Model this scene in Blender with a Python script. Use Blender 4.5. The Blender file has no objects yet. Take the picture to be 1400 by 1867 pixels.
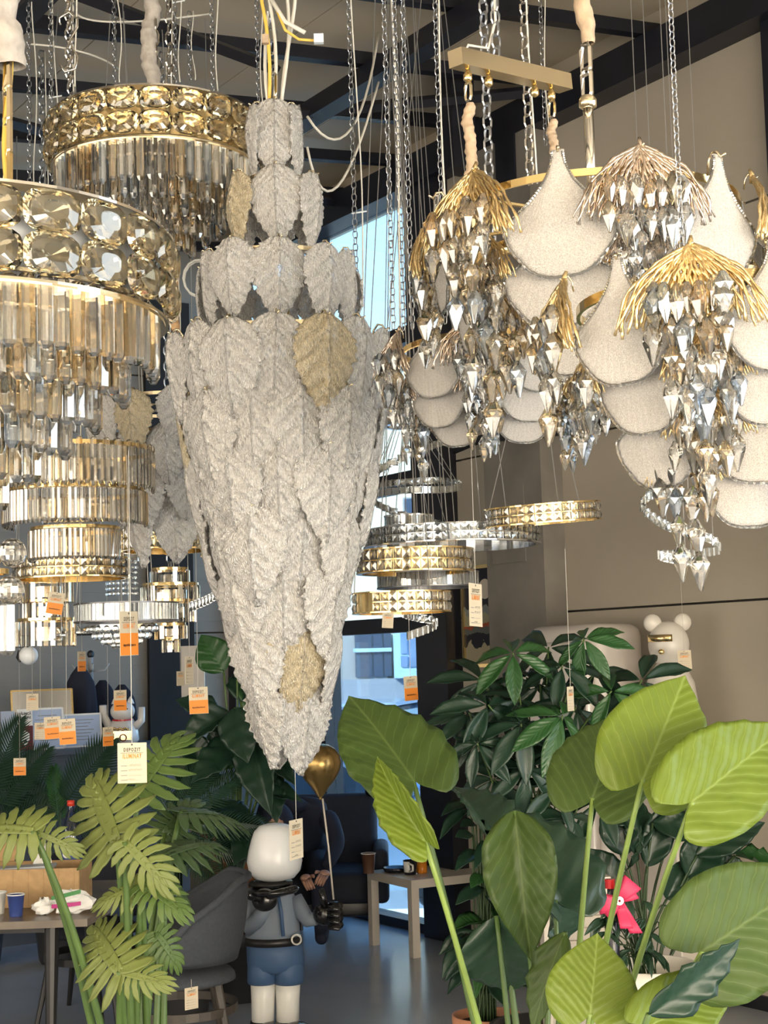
import bpy, bmesh, math, random
from mathutils import Vector, Matrix
random.seed(7)
SC = bpy.context.scene
COL = SC.collection
PI = math.pi

# ------------------------------------------------------------------ camera
F = 2800.0                      # focal length in photo pixels (1400 x 1867)
CAMZ = 1.76
PITCH = math.radians(5.45)
ROLL = math.radians(1.6)
fw = Vector((0, math.cos(PITCH), math.sin(PITCH)))
r0 = Vector((1, 0, 0)); u0 = Vector((0, -math.sin(PITCH), math.cos(PITCH)))
rt = r0 * math.cos(ROLL) - u0 * math.sin(ROLL)
up = u0 * math.cos(ROLL) + r0 * math.sin(ROLL)
cd = bpy.data.cameras.new('camera'); cam = bpy.data.objects.new('camera', cd); COL.objects.link(cam)
m = Matrix.Identity(4)
for i in range(3):
    m[i][0] = rt[i]; m[i][1] = up[i]; m[i][2] = -fw[i]
m[2][3] = CAMZ
cam.matrix_world = m
cd.sensor_fit = 'VERTICAL'; cd.sensor_height = 24.0; cd.lens = F / 1867 * 24.0
cd.clip_start = 0.05; cd.clip_end = 300
SC.camera = cam

def P(px, py, D):
    """the world point seen at photo pixel (px, py) at the distance D in front of the camera"""
    v = fw + rt * ((px - 700) / F) - up * ((py - 933.5) / F)
    v = v * (D / v.y)
    return Vector((v.x, v.y, v.z + CAMZ))
def M(px, D): return px * D / F

# ------------------------------------------------------------------ light
SC.view_settings.view_transform = 'Standard'; SC.view_settings.look = 'None'
SC.view_settings.gamma = 1.0; SC.view_settings.use_curve_mapping = False
SC.view_settings.exposure = 0.58
SC.cycles.caustics_reflective = False; SC.cycles.caustics_refractive = False
SC.cycles.max_bounces = 12; SC.cycles.transmission_bounces = 12; SC.cycles.glossy_bounces = 3
SC.cycles.diffuse_bounces = 3; SC.cycles.transparent_max_bounces = 10
SC.cycles.sample_clamp_indirect = 6.0
SC.cycles.use_denoising = True
SC.cycles.use_adaptive_sampling = True; SC.cycles.adaptive_threshold = 0.16; SC.cycles.adaptive_min_samples = 16

wd = bpy.data.worlds.new('world'); SC.world = wd; wd.use_nodes = True
nt = wd.node_tree; nt.nodes.clear()
wo = nt.nodes.new('ShaderNodeOutputWorld'); bg = nt.nodes.new('ShaderNodeBackground')
tc = nt.nodes.new('ShaderNodeTexCoord'); sx = nt.nodes.new('ShaderNodeSeparateXYZ'); cr = nt.nodes.new('ShaderNodeValToRGB')
nt.links.new(tc.outputs['Generated'], sx.inputs[0]); nt.links.new(sx.outputs['Z'], cr.inputs[0])
cr.color_ramp.elements[0].position = 0.0; cr.color_ramp.elements[0].color = (0.62, 0.80, 0.95, 1)
cr.color_ramp.elements[1].position = 0.6; cr.color_ramp.elements[1].color = (0.16, 0.40, 0.80, 1)
nt.links.new(cr.outputs[0], bg.inputs[0]); nt.links.new(bg.outputs[0], wo.inputs[0])
bg.inputs[1].default_value = 2.6

# wall frame: P0 lies at the foot of the glazed wall, d runs along it away from us, e points out through it
P0 = Vector((0.15, 10.2, 0)); ANG = math.radians(33.3)
dW = Vector((-math.sin(ANG), math.cos(ANG), 0)); eW = Vector((math.cos(ANG), math.sin(ANG), 0)); zW = Vector((0, 0, 1))
def W(s, u, z): return P0 + dW * s - eW * u + zW * z
def s_at(px, u=0.0):
    """distance along the wall frame of the point seen in column px at depth u from the glazed wall"""
    k = (px - 700) / F; b = P0 - eW * u
    return (b.x - k * b.y) / (k * dW.y - dW.x)

sd = bpy.data.lights.new('sun', 'SUN'); sun = bpy.data.objects.new('sun', sd); COL.objects.link(sun)
sd.energy = 7.0; sd.color = (1.0, 0.90, 0.72); sd.angle = 0.01
sun.rotation_euler = Vector((0.75, 0.75, -0.62)).to_track_quat('-Z', 'Y').to_euler()

def area(name, loc, target, w, h, energy, color):
    l = bpy.data.lights.new(name, 'AREA'); o = bpy.data.objects.new(name, l); COL.objects.link(o)
    l.shape = 'RECTANGLE'; l.size = w; l.size_y = h; l.energy = energy; l.color = color
    o.location = loc; o.rotation_euler = (Vector(target) - Vector(loc)).to_track_quat('-Z', 'Y').to_euler()
    return o
# daylight of the shop front behind the camera, split into four lamps for sparkle
for k in range(4):
    area('shopfront_daylight', W(-13.9, 2.2 + k * 1.9, 2.1), W(0, 2.2 + k * 1.9, 4.6), 1.75, 4.2, 250, (1.0, 0.87, 0.69))
for k in range(5):
    area('left_wall_fill', W(-11.4 + k * 2.3, 9.35, 2.4), W(-11.4 + k * 2.3, 0, 4.0), 1.9, 3.4, 70, (1.0, 0.90, 0.76))  # added fill lamps along the windowless left wall, for more sparkle in the crystals
for k in range(3):
    area('right_cool_fill', W(-12.6 + k * 2.1, 0.12, 2.3), W(-12.6 + k * 2.1, 5, 2.6), 1.8, 3.8, 70, (0.72, 0.87, 1.0))  # added cool fill before the solid panelled wall, for bluish highlights
# ------------------------------------------------------------------ materials
MATS = {}
def mat(name, col=(0.8, 0.8, 0.8), rough=0.5, metal=0.0, noise=0.0, nscale=8.0, bump=0.0, bscale=40.0, spec=0.5, trans=0.0, coat=0.0, emit=0.0, coord='Object'):
    m = bpy.data.materials.new(name); m.use_nodes = True; nt = m.node_tree
    b = nt.nodes['Principled BSDF']
    b.inputs['Base Color'].default_value = (*col, 1); b.inputs['Roughness'].default_value = rough
    b.inputs['Metallic'].default_value = metal; b.inputs['Specular IOR Level'].default_value = spec
    if coat: b.inputs['Coat Weight'].default_value = coat
    if emit:
        b.inputs['Emission Color'].default_value = (*col, 1); b.inputs['Emission Strength'].default_value = emit
    if noise or bump:
        tc = nt.nodes.new('ShaderNodeTexCoord')
    if noise:
        n = nt.nodes.new('ShaderNodeTexNoise'); n.inputs['Scale'].default_value = nscale; n.inputs['Detail'].default_value = 4
        nt.links.new(tc.outputs[coord], n.inputs['Vector'])
        r = nt.nodes.new('ShaderNodeValToRGB')
        r.color_ramp.elements[0].position = 0.3; r.color_ramp.elements[1].position = 0.7
        r.color_ramp.elements[0].color = (*[c * (1 - noise) for c in col], 1)
        r.color_ramp.elements[1].color = (*[min(1, c * (1 + noise)) for c in col], 1)
        nt.links.new(n.outputs['Fac'], r.inputs[0]); nt.links.new(r.outputs[0], b.inputs['Base Color'])
    if bump:
        n2 = nt.nodes.new('ShaderNodeTexNoise'); n2.inputs['Scale'].default_value = bscale; n2.inputs['Detail'].default_value = 3
        nt.links.new(tc.outputs[coord], n2.inputs['Vector'])
        bp = nt.nodes.new('ShaderNodeBump'); bp.inputs['Strength'].default_value = bump; bp.inputs['Distance'].default_value = 0.01
        nt.links.new(n2.outputs['Fac'], bp.inputs['Height']); nt.links.new(bp.outputs[0], b.inputs['Normal'])
    MATS[name] = m
    return m

def glass_mat(name, col, rough=0.0, ior=1.52, body=0.07, shine=0.14):
    """cut crystal: refracting glass with a slight cloudy body"""
    m = bpy.data.materials.new(name); m.use_nodes = True; nt = m.node_tree; nt.nodes.clear()
    o = nt.nodes.new('ShaderNodeOutputMaterial'); g = nt.nodes.new('ShaderNodeBsdfGlass')
    g.inputs['Color'].default_value = (*col, 1); g.inputs['Roughness'].default_value = rough; g.inputs['IOR'].default_value = ior
    d = nt.nodes.new('ShaderNodeBsdfDiffuse'); t = nt.nodes.new('ShaderNodeBsdfTranslucent')
    for x in (d, t): x.inputs[0].default_value = (*[c * 0.95 for c in col], 1)
    m1 = nt.nodes.new('ShaderNodeMixShader'); m1.inputs[0].default_value = 0.4; m2 = nt.nodes.new('ShaderNodeMixShader'); m2.inputs[0].default_value = body
    nt.links.new(d.outputs[0], m1.inputs[1]); nt.links.new(t.outputs[0], m1.inputs[2])
    nt.links.new(g.outputs[0], m2.inputs[1]); nt.links.new(m1.outputs[0], m2.inputs[2])
    gl = nt.nodes.new('ShaderNodeBsdfGlossy'); gl.inputs['Roughness'].default_value = 0.03; m3 = nt.nodes.new('ShaderNodeMixShader'); m3.inputs[0].default_value = shine
    nt.links.new(m2.outputs[0], m3.inputs[1]); nt.links.new(gl.outputs[0], m3.inputs[2]); nt.links.new(m3.outputs[0], o.inputs[0]); MATS[name] = m
    return m

def thin_glass(name, tint, refl=0.12, rough=0.02):
    """thin clear pane: mostly lets light through, mirrors a little"""
    m = bpy.data.materials.new(name); m.use_nodes = True; nt = m.node_tree; nt.nodes.clear()
    o = nt.nodes.new('ShaderNodeOutputMaterial'); t = nt.nodes.new('ShaderNodeBsdfTransparent'); g = nt.nodes.new('ShaderNodeBsdfGlossy')
    fr = nt.nodes.new('ShaderNodeLayerWeight'); fr.inputs[0].default_value = 0.3
    mx = nt.nodes.new('ShaderNodeMixShader'); ml = nt.nodes.new('ShaderNodeMath'); ml.operation = 'MULTIPLY_ADD'
    ml.inputs[1].default_value = 0.5; ml.inputs[2].default_value = refl
    t.inputs[0].default_value = (*tint, 1); g.inputs['Roughness'].default_value = rough
    nt.links.new(fr.outputs['Fresnel'], ml.inputs[0]); nt.links.new(ml.outputs[0], mx.inputs[0])
    nt.links.new(t.outputs[0], mx.inputs[1]); nt.links.new(g.outputs[0], mx.inputs[2]); nt.links.new(mx.outputs[0], o.inputs[0])
    MATS[name] = m
    return m

def frosted(name, col, scale, stretch, strength, rough=0.25, transl=0.55, clear=0.12, veins=0.0):
    """moulded textured glass: part translucent, part diffuse, glossy grain"""
    m = bpy.data.materials.new(name); m.use_nodes = True; nt = m.node_tree; nt.nodes.clear()
    N = nt.nodes.new
    o = N('ShaderNodeOutputMaterial'); d = N('ShaderNodeBsdfDiffuse'); t = N('ShaderNodeBsdfTranslucent'); g = N('ShaderNodeBsdfGlossy'); tr = N('ShaderNodeBsdfTransparent')
    tc = N('ShaderNodeTexCoord'); mp = N('ShaderNodeMapping'); mp.inputs['Scale'].default_value = stretch
    v = N('ShaderNodeTexNoise'); v.inputs['Scale'].default_value = scale; v.inputs['Detail'].default_value = 2.5; v.inputs['Distortion'].default_value = 0.6
    v2 = N('ShaderNodeTexVoronoi'); v2.inputs['Scale'].default_value = scale * 1.4
    ad = N('ShaderNodeMath'); ad.operation = 'ADD'
    b = N('ShaderNodeBump'); b.inputs['Strength'].default_value = strength; b.inputs['Distance'].default_value = 0.006
    nt.links.new(tc.outputs['Object'], mp.inputs[0]); nt.links.new(mp.outputs[0], v.inputs['Vector']); nt.links.new(mp.outputs[0], v2.inputs['Vector'])
    nt.links.new(v.outputs['Fac'], ad.inputs[0]); nt.links.new(v2.outputs['Distance'], ad.inputs[1]); nt.links.new(ad.outputs[0], b.inputs['Height'])
    for x in (d, t, g): nt.links.new(b.outputs[0], x.inputs['Normal'])
    d.inputs[0].default_value = (*col, 1); t.inputs[0].default_value = (*col, 1); g.inputs['Roughness'].default_value = rough
    tr.inputs[0].default_value = (0.95, 0.95, 0.95, 1)
    m1 = N('ShaderNodeMixShader'); m1.inputs[0].default_value = transl
    nt.links.new(d.outputs[0], m1.inputs[1]); nt.links.new(t.outputs[0], m1.inputs[2])
    m2 = N('ShaderNodeMixShader'); m2.inputs[0].default_value = clear
    nt.links.new(m1.outputs[0], m2.inputs[1]); nt.links.new(tr.outputs[0], m2.inputs[2])
    mr = N('ShaderNodeMapRange'); mr.inputs[1].default_value = 0.36; mr.inputs[2].default_value = 0.64; mr.inputs[3].default_value = clear + 0.30; mr.inputs[4].default_value = max(0.0, clear - 0.10)
    nt.links.new(v.outputs['Fac'], mr.inputs[0]); nt.links.new(mr.outputs[0], m2.inputs[0])
    if veins:
        at = N('ShaderNodeAttribute'); at.attribute_name = 'vein'
        mv = N('ShaderNodeMath'); mv.operation = 'MULTIPLY_ADD'; mv.inputs[1].default_value = veins; nt.links.new(mr.outputs[0], mv.inputs[2])
        nt.links.new(at.outputs['Fac'], mv.inputs[0]); nt.links.new(mv.outputs[0], m2.inputs[0])
    fr = N('ShaderNodeLayerWeight'); fr.inputs[0].default_value = 0.35; nt.links.new(b.outputs[0], fr.inputs['Normal'])
    ma = N('ShaderNodeMath'); ma.operation = 'MULTIPLY_ADD'; ma.inputs[1].default_value = 0.5; ma.inputs[2].default_value = 0.13
    nt.links.new(fr.outputs['Fresnel'], ma.inputs[0])
    m3 = N('ShaderNodeMixShader'); nt.links.new(ma.outputs[0], m3.inputs[0])
    nt.links.new(m2.outputs[0], m3.inputs[1]); nt.links.new(g.outputs[0], m3.inputs[2]); nt.links.new(m3.outputs[0], o.inputs[0])
    MATS[name] = m
    return m

def leaf_mat(name, col, vein, nveins=9.0, slope=0.55, rough=0.35, transl=0.25, bump=0.22, width=0.07, spec=0.5):
    """plant leaf with a midrib and side veins drawn from its UV map (u along the midrib, v across)"""
    m = bpy.data.materials.new(name); m.use_nodes = True; nt = m.node_tree; nt.nodes.clear()
    N = nt.nodes.new; L = nt.links.new
    def math_(op, a, b=None, c=None):
        n = N('ShaderNodeMath'); n.operation = op
        for i, x in enumerate((a, b, c)):
            if x is None: continue
            if isinstance(x, (int, float)): n.inputs[i].default_value = x
            else: L(x, n.inputs[i])
        return n.outputs[0]
    o = N('ShaderNodeOutputMaterial'); b = N('ShaderNodeBsdfPrincipled'); t = N('ShaderNodeBsdfTranslucent'); mx = N('ShaderNodeMixShader')
    uv = N('ShaderNodeUVMap'); sp = N('ShaderNodeSeparateXYZ'); L(uv.outputs[0], sp.inputs[0])
    nz = N('ShaderNodeTexNoise'); nz.inputs['Scale'].default_value = 5.0; L(uv.outputs[0], nz.inputs['Vector'])
    av = math_('ABSOLUTE', sp.outputs['Y'])
    a = math_('SUBTRACT', sp.outputs['X'], math_('MULTIPLY', math_('POWER', av, 0.85), slope))
    a = math_('ADD', a, math_('MULTIPLY', nz.outputs['Fac'], 0.07))
    fr = math_('FRACT', math_('MULTIPLY', a, nveins))
    tri = math_('ABSOLUTE', math_('SUBTRACT', fr, 0.5))          # 0.5 on the vein
    vn = math_('SMOOTH_MIN', math_('MULTIPLY', math_('MAXIMUM', math_('SUBTRACT', tri, 0.5 - width), 0.0), 1.0 / width), 1.0, 0.1)
    mid = math_('MAXIMUM', math_('SUBTRACT', 1.0, math_('MULTIPLY', av, 55.0)), 0.0)
    vv = math_('MAXIMUM', math_('MULTIPLY', vn, 0.75), mid)
    n2 = N('ShaderNodeTexNoise'); n2.inputs['Scale'].default_value = 3.0; n2.inputs['Detail'].default_value = 3; L(uv.outputs[0], n2.inputs['Vector'])
    c0 = N('ShaderNodeMix'); c0.data_type = 'RGBA'; L(n2.outputs['Fac'], c0.inputs[0])
    c0.inputs[6].default_value = (*[x * 0.78 for x in col], 1); c0.inputs[7].default_value = (*[min(1, x * 1.2) for x in col], 1)
    c1 = N('ShaderNodeMix'); c1.data_type = 'RGBA'; L(math_('MULTIPLY', vv, 0.55), c1.inputs[0]); L(c0.outputs[2], c1.inputs[6]); c1.inputs[7].default_value = (*vein, 1)
    L(c1.outputs[2], b.inputs['Base Color']); L(c1.outputs[2], t.inputs[0])
    b.inputs['Roughness'].default_value = rough; b.inputs['Specular IOR Level'].default_value = spec
    bp = N('ShaderNodeBump'); bp.inputs['Strength'].default_value = bump; bp.inputs['Distance'].default_value = 0.004
    L(math_('MULTIPLY', math_('SINE', math_('MULTIPLY', a, nveins * 2 * PI)), 0.6), bp.inputs['Height'])
    L(bp.outputs[0], b.inputs['Normal']); L(bp.outputs[0], t.inputs['Normal'])
    mx.inputs[0].default_value = transl; L(b.outputs[0], mx.inputs[1]); L(t.outputs[0], mx.inputs[2]); L(mx.outputs[0], o.inputs[0])
    MATS[name] = m
    return m

# ------------------------------------------------------------------ mesh builder
class MB:
    def __init__(self): self.v = []; self.f = []; self.uv = None
    def add(self, vs, fs):
        n = len(self.v); self.v += [Vector(p) for p in vs]; self.f += [tuple(i + n for i in q) for q in fs]
        return self
    def box(self, c, size, ax=None):
        c = Vector(c); hx, hy, hz = size[0] / 2, size[1] / 2, size[2] / 2
        ax = ax or (Vector((1, 0, 0)), Vector((0, 1, 0)), Vector((0, 0, 1)))
        vs = [c + ax[0] * (hx * i) + ax[1] * (hy * j) + ax[2] * (hz * k) for k in (-1, 1) for j in (-1, 1) for i in (-1, 1)]
        return self.add(vs, [(0, 2, 3, 1), (4, 5, 7, 6), (0, 1, 5, 4), (2, 6, 7, 3), (0, 4, 6, 2), (1, 3, 7, 5)])
    def wbox(self, s0, s1, u0, u1, z0, z1):
        """box in the wall frame"""
        return self.box(W((s0 + s1) / 2, (u0 + u1) / 2, (z0 + z1) / 2), (abs(s1 - s0), abs(u1 - u0), abs(z1 - z0)), (dW, -eW, zW))
    def tube(self, pts, r, n=6, cap=True, closed=False):
        pts = [Vector(p) for p in pts]; k = len(pts)
        rr = r if isinstance(r, (list, tuple)) else [r] * k
        base = len(self.v); prev = None
        for i in range(k):
            if closed: t = pts[(i + 1) % k] - pts[i - 1]
            else: t = pts[min(i + 1, k - 1)] - pts[max(i - 1, 0)]
            if t.length < 1e-9: t = Vector((0, 0, 1))
            t.normalize()
            if prev is None:
                a = Vector((0, 0, 1)) if abs(t.z) < 0.9 else Vector((1, 0, 0))
                x = t.cross(a).normalized()
            else:
                x = prev - t * prev.dot(t)
                x = x.normalized() if x.length > 1e-6 else t.orthogonal().normalized()
            prev = x; y = t.cross(x)
            for j in range(n):
                a = 2 * PI * j / n
                self.v.append(pts[i] + (x * math.cos(a) + y * math.sin(a)) * rr[i])
        kk = k if closed else k - 1
        for i in range(kk):
            for j in range(n):
                a = base + i * n + j; b = base + i * n + (j + 1) % n
                c = base + ((i + 1) % k) * n + (j + 1) % n; d = base + ((i + 1) % k) * n + j
                self.f.append((a, b, c, d))
        if cap and not closed:
            self.f.append(tuple(base + j for j in range(n))[::-1]); self.f.append(tuple(base + (k - 1) * n + j for j in range(n)))
        return self
    def lathe(self, prof, n=24, c=(0, 0, 0), cap=True):
        """prof: (radius, z) from bottom to top, around z through c"""
        c = Vector(c); base = len(self.v); k = len(prof)
        for r, z in prof:
            for j in range(n):
                a = 2 * PI * j / n
                self.v.append(c + Vector((r * math.cos(a), r * math.sin(a), z)))
        for i in range(k - 1):
            for j in range(n):
                self.f.append((base + i * n + j, base + i * n + (j + 1) % n, base + (i + 1) * n + (j + 1) % n, base + (i + 1) * n + j))
        if cap:
            if prof[0][0] > 1e-5: self.f.append(tuple(base + j for j in range(n))[::-1])
            if prof[-1][0] > 1e-5: self.f.append(tuple(base + (k - 1) * n + j for j in range(n)))
        return self
    def ring(self, c, R, w, h, n=48, ax=None):
        """flat band: closed loop of rectangular section, w radial, h along the axis"""
        ax = ax or (Vector((1, 0, 0)), Vector((0, 1, 0)), Vector((0, 0, 1)))
        base = len(self.v); c = Vector(c)
        for j in range(n):
            a = 2 * PI * j / n; d = ax[0] * math.cos(a) + ax[1] * math.sin(a)
            for rr, zz in ((R - w / 2, -h / 2), (R + w / 2, -h / 2), (R + w / 2, h / 2), (R - w / 2, h / 2)):
                self.v.append(c + d * rr + ax[2] * zz)
        for j in range(n):
            k = (j + 1) % n
            for q in range(4):
                self.f.append((base + j * 4 + q, base + k * 4 + q, base + k * 4 + (q + 1) % 4, base + j * 4 + (q + 1) % 4))
        return self
    def grid(self, fn, nu, nv, closed_u=False):
        base = len(self.v)
        for j in range(nv + 1):
            for i in range(nu + (0 if closed_u else 1)):
                self.v.append(Vector(fn(i / nu, j / nv)))
        w = nu if closed_u else nu + 1
        for j in range(nv):
            for i in range(nu):
                self.f.append((base + j * w + i, base + j * w + (i + 1) % w, base + (j + 1) * w + (i + 1) % w, base + (j + 1) * w + i))
        return self
    def ellipsoid(self, c, r, n=20, k=12, ax=None):
        c = Vector(c)
        def fn(u, v):
            a = 2 * PI * u; b = PI * (v - 0.5)
            q = Vector((r[0] * math.cos(b) * math.cos(a), r[1] * math.cos(b) * math.sin(a), r[2] * math.sin(b)))
            if ax: q = ax[0] * q.x + ax[1] * q.y + ax[2] * q.z
            return c + q
        return self.grid(fn, n, k, True)
    def mesh(self, name, m=None, smooth=False, solid=0.0, weld=False):
        me = bpy.data.meshes.new(name)
        me.from_pydata([tuple(p) for p in self.v], [], self.f)
        if self.uv:
            l = me.uv_layers.new(name='UVMap')
            for lp in me.loops: l.data[lp.index].uv = self.uv[lp.vertex_index]
        if solid or weld:
            bm = bmesh.new(); bm.from_mesh(me)
            if weld: bmesh.ops.remove_doubles(bm, verts=bm.verts, dist=1e-5)
            bmesh.ops.recalc_face_normals(bm, faces=bm.faces)
            if solid: bmesh.ops.solidify(bm, geom=bm.faces[:], thickness=solid)
            bm.to_mesh(me); bm.free()
        if smooth: me.polygons.foreach_set('use_smooth', [True] * len(me.polygons))
        if m: me.materials.append(MATS[m] if isinstance(m, str) else m)
        return me
    def build(self, name, m, parent=None, smooth=False, local=False, solid=0.0, weld=False):
        """link as one object; vertices are world coordinates unless local, parents are unrotated"""
        if parent is not None and not local:
            o = origin(parent)
            for i, p in enumerate(self.v): self.v[i] = p - o
        elif parent is None and not local:
            # put the object's origin at the foot of its own geometry
            lo = Vector((min(p.x for p in self.v), min(p.y for p in self.v), min(p.z for p in self.v)))
            hi = Vector((max(p.x for p in self.v), max(p.y for p in self.v), max(p.z for p in self.v)))
            c = Vector(((lo.x + hi.x) / 2, (lo.y + hi.y) / 2, lo.z))
            self.v = [p - c for p in self.v]
            ob = obj(name, self.mesh(name, m, smooth, solid, weld)); ob.location = c
            return ob
        return obj(name, self.mesh(name, m, smooth, solid, weld), parent)

def origin(o):
    q = Vector((0, 0, 0))
    while o is not None: q += o.location; o = o.parent
    return q
def obj(name, me, parent=None, loc=None, rot=None, scale=None, mx=None, m=None):
    o = bpy.data.objects.new(name, me); COL.objects.link(o)
    if parent is not None: o.parent = parent
    if loc is not None: o.location = loc
    if rot is not None: o.rotation_euler = rot
    if scale is not None: o.scale = (scale,) * 3 if isinstance(scale, (int, float)) else scale
    if mx is not None: o.matrix_local = mx
    if m is not None:
        o.material_slots[0].link = 'OBJECT'; o.material_slots[0].material = MATS[m]
    return o
def tag(o, label, cat, group=None):
    o['label'] = label; o['category'] = cat
    if group: o['group'] = group
    return o
def thing(name, label, cat, loc=(0, 0, 0), group=None):
    o = bpy.data.objects.new(name, None); COL.objects.link(o); o.location = loc; o.empty_display_size = 0.05
    return tag(o, label, cat, group)
def struct(o): o['kind'] = 'structure'; return o

TXT = {}
def text_mesh(s, mname, bold=0.0, sx=1.0, sp=1.0):
    key = (s, mname, bold, sx, sp)
    if key not in TXT:
        c = bpy.data.curves.new('lettering', 'FONT'); c.body = s; c.align_x = 'CENTER'; c.align_y = 'CENTER'; c.size = 1.0; c.offset = bold; c.space_character = sp; c.resolution_u = 2
        o = bpy.data.objects.new('lettering_tmp', c); COL.objects.link(o)
        me = bpy.data.meshes.new_from_object(o)
        bpy.data.objects.remove(o); bpy.data.curves.remove(c)
        for v in me.vertices: v.co.x *= sx
        me.materials.clear(); me.materials.append(MATS[mname]); me.name = 'lettering'
        TXT[key] = me
    return TXT[key]
def frame_mx(o, x, y, z, s=1.0):
    """matrix with columns x, y, z (scaled) and origin o"""
    mm = Matrix.Identity(4)
    for i in range(3):
        mm[i][0] = x[i] * s; mm[i][1] = y[i] * s; mm[i][2] = z[i] * s; mm[i][3] = o[i]
    return mm
# ------------------------------------------------------------------ the setting
def stripes(name, col, period, depth, rough=0.45, axis='Z', noise=0.06):
    """sheet-metal panel with fine parallel ribs (relief only)"""
    m = mat(name, col, rough, noise=noise, nscale=1.5); nt = m.node_tree; b = nt.nodes['Principled BSDF']
    tc = nt.nodes.new('ShaderNodeTexCoord'); sp = nt.nodes.new('ShaderNodeSeparateXYZ'); nt.links.new(tc.outputs['Object'], sp.inputs[0])
    mu = nt.nodes.new('ShaderNodeMath'); mu.operation = 'PINGPONG'; mu.inputs[1].default_value = period
    nt.links.new(sp.outputs[axis], mu.inputs[0])
    mm = nt.nodes.new('ShaderNodeMath'); mm.operation = 'LESS_THAN'; mm.inputs[1].default_value = period * 0.07; nt.links.new(mu.outputs[0], mm.inputs[0])
    bp = nt.nodes.new('ShaderNodeBump'); bp.inputs['Strength'].default_value = depth; bp.inputs['Distance'].default_value = 0.01; bp.invert = True
    nt.links.new(mm.outputs[0], bp.inputs['Height']); nt.links.new(bp.outputs[0], b.inputs['Normal'])
    return m
stripes('wall_panel', (0.43, 0.385, 0.315), 0.055, 0.35)
stripes('back_panel', (0.20, 0.19, 0.175), 0.055, 0.9)  # dark grey carries the shade of the far wall in its colour
mat('ceiling_panel', (0.60, 0.52, 0.40), 0.6, noise=0.05, nscale=1.0)
mat('light_wall', (0.62, 0.58, 0.50), 0.6, noise=0.04, nscale=2)
mat('joint', (0.05, 0.045, 0.04), 0.8)
mat('black_steel', (0.009, 0.010, 0.017), 0.42, noise=0.2, nscale=6)
mat('concrete', (0.19, 0.175, 0.155), 0.85, noise=0.28, nscale=2.2, bump=0.25, bscale=25)
mat('floor_concrete', (0.36, 0.39, 0.44), 0.20, noise=0.16, nscale=0.9, bump=0.05, bscale=3)
mat('white_pipe', (0.62, 0.58, 0.50), 0.45)
mat('black_rubber', (0.012, 0.012, 0.014), 0.55)
thin_glass('pane_glass', (0.86, 0.95, 0.99), 0.02)
mat('asphalt', (0.50, 0.54, 0.60), 0.9, noise=0.15, nscale=3)
stripes('cream_render', (0.80, 0.76, 0.60), 0.4, 0.1, 0.8)
stripes('grey_siding', (0.30, 0.36, 0.44), 0.11, 0.6, 0.6)
mat('blue_paint', (0.42, 0.66, 0.86), 0.5, noise=0.05)
mat('dark_window', (0.05, 0.08, 0.14), 0.12, spec=0.8)
mat('shop_window', (0.16, 0.27, 0.46), 0.2, noise=0.3, nscale=3)
mat('grey_trim', (0.36, 0.38, 0.40), 0.5)

SMIN, SMAX, UMAX = -14.0, 2.42, 9.5
def zc(u): return 5.22 - 0.10 * u
fl = struct(MB().wbox(SMIN, SMAX, -0.05, UMAX, -0.2, 0).build('floor', 'floor_concrete'))

# right-hand wall: long sandwich panels hung on a dark backing, 1 m high each
S_J = -0.58
wr = struct(MB().wbox(SMIN, S_J, -0.16, -0.06, 0, 5.3).build('wall_right', 'joint'))
for k in range(5):
    z0 = k * 1.0 + (0.02 if k == 0 else 0.006); z1 = k + 0.994 if k < 4 else 5.3
    for (a, b) in ((SMIN, -5.006), (-4.994, S_J)):
        MB().wbox(a, b, -0.07, 0.0, z0, z1).build('panel', 'wall_panel', wr)
struct(MB().wbox(-13.95, S_J, 0.0, 0.02, 0, 0.07).build('baseboard_right', 'black_steel'))
# back wall
wb = struct(MB().wbox(SMAX + 0.06, SMAX + 0.16, -0.1, UMAX, 0, 5.3).build('wall_back', 'joint'))
for k in range(5):
    for j in range(3):
        MB().wbox(SMAX, SMAX + 0.07, j * 3.2 + 0.004, j * 3.2 + 3.192, k + 0.006, k + 0.994 if k < 4 else 5.3).build('panel', 'back_panel', wb)
# left and front walls (behind the camera), solid and pale to brighten reflections; the lamps stand inside
wl = struct(MB().wbox(SMIN, SMAX, UMAX, UMAX + 0.1, 0, 5.3).build('wall_left', 'light_wall'))
wf = struct(MB().wbox(SMIN - 0.1, SMIN, 0, UMAX, 0, 5.3).build('wall_front', 'light_wall'))

# ceiling: deck panels side by side, open steel purlins below them
def wslab(s0, s1, u0, u1, dz, th):
    b = MB(); vs = []
    for z in (0, th):
        for (s, u) in ((s0, u0), (s1, u0), (s1, u1), (s0, u1)): vs.append(W(s, u, zc(u) + dz + z))
    return b.add(vs, [(3, 2, 1, 0), (4, 5, 6, 7), (0, 1, 5, 4), (1, 2, 6, 5), (2, 3, 7, 6), (3, 0, 4, 7)])
ce = struct(wslab(SMIN, SMAX + 0.1, -0.2, UMAX + 0.1, 0.10, 0.12).build('ceiling', 'joint'))
for k in range(10):
    wslab(SMIN, SMAX, -0.16 + k * 0.97, -0.16 + k * 0.97 + 0.962, 0.0, 0.09).build('deck_panel', 'ceiling_panel', ce)
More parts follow.
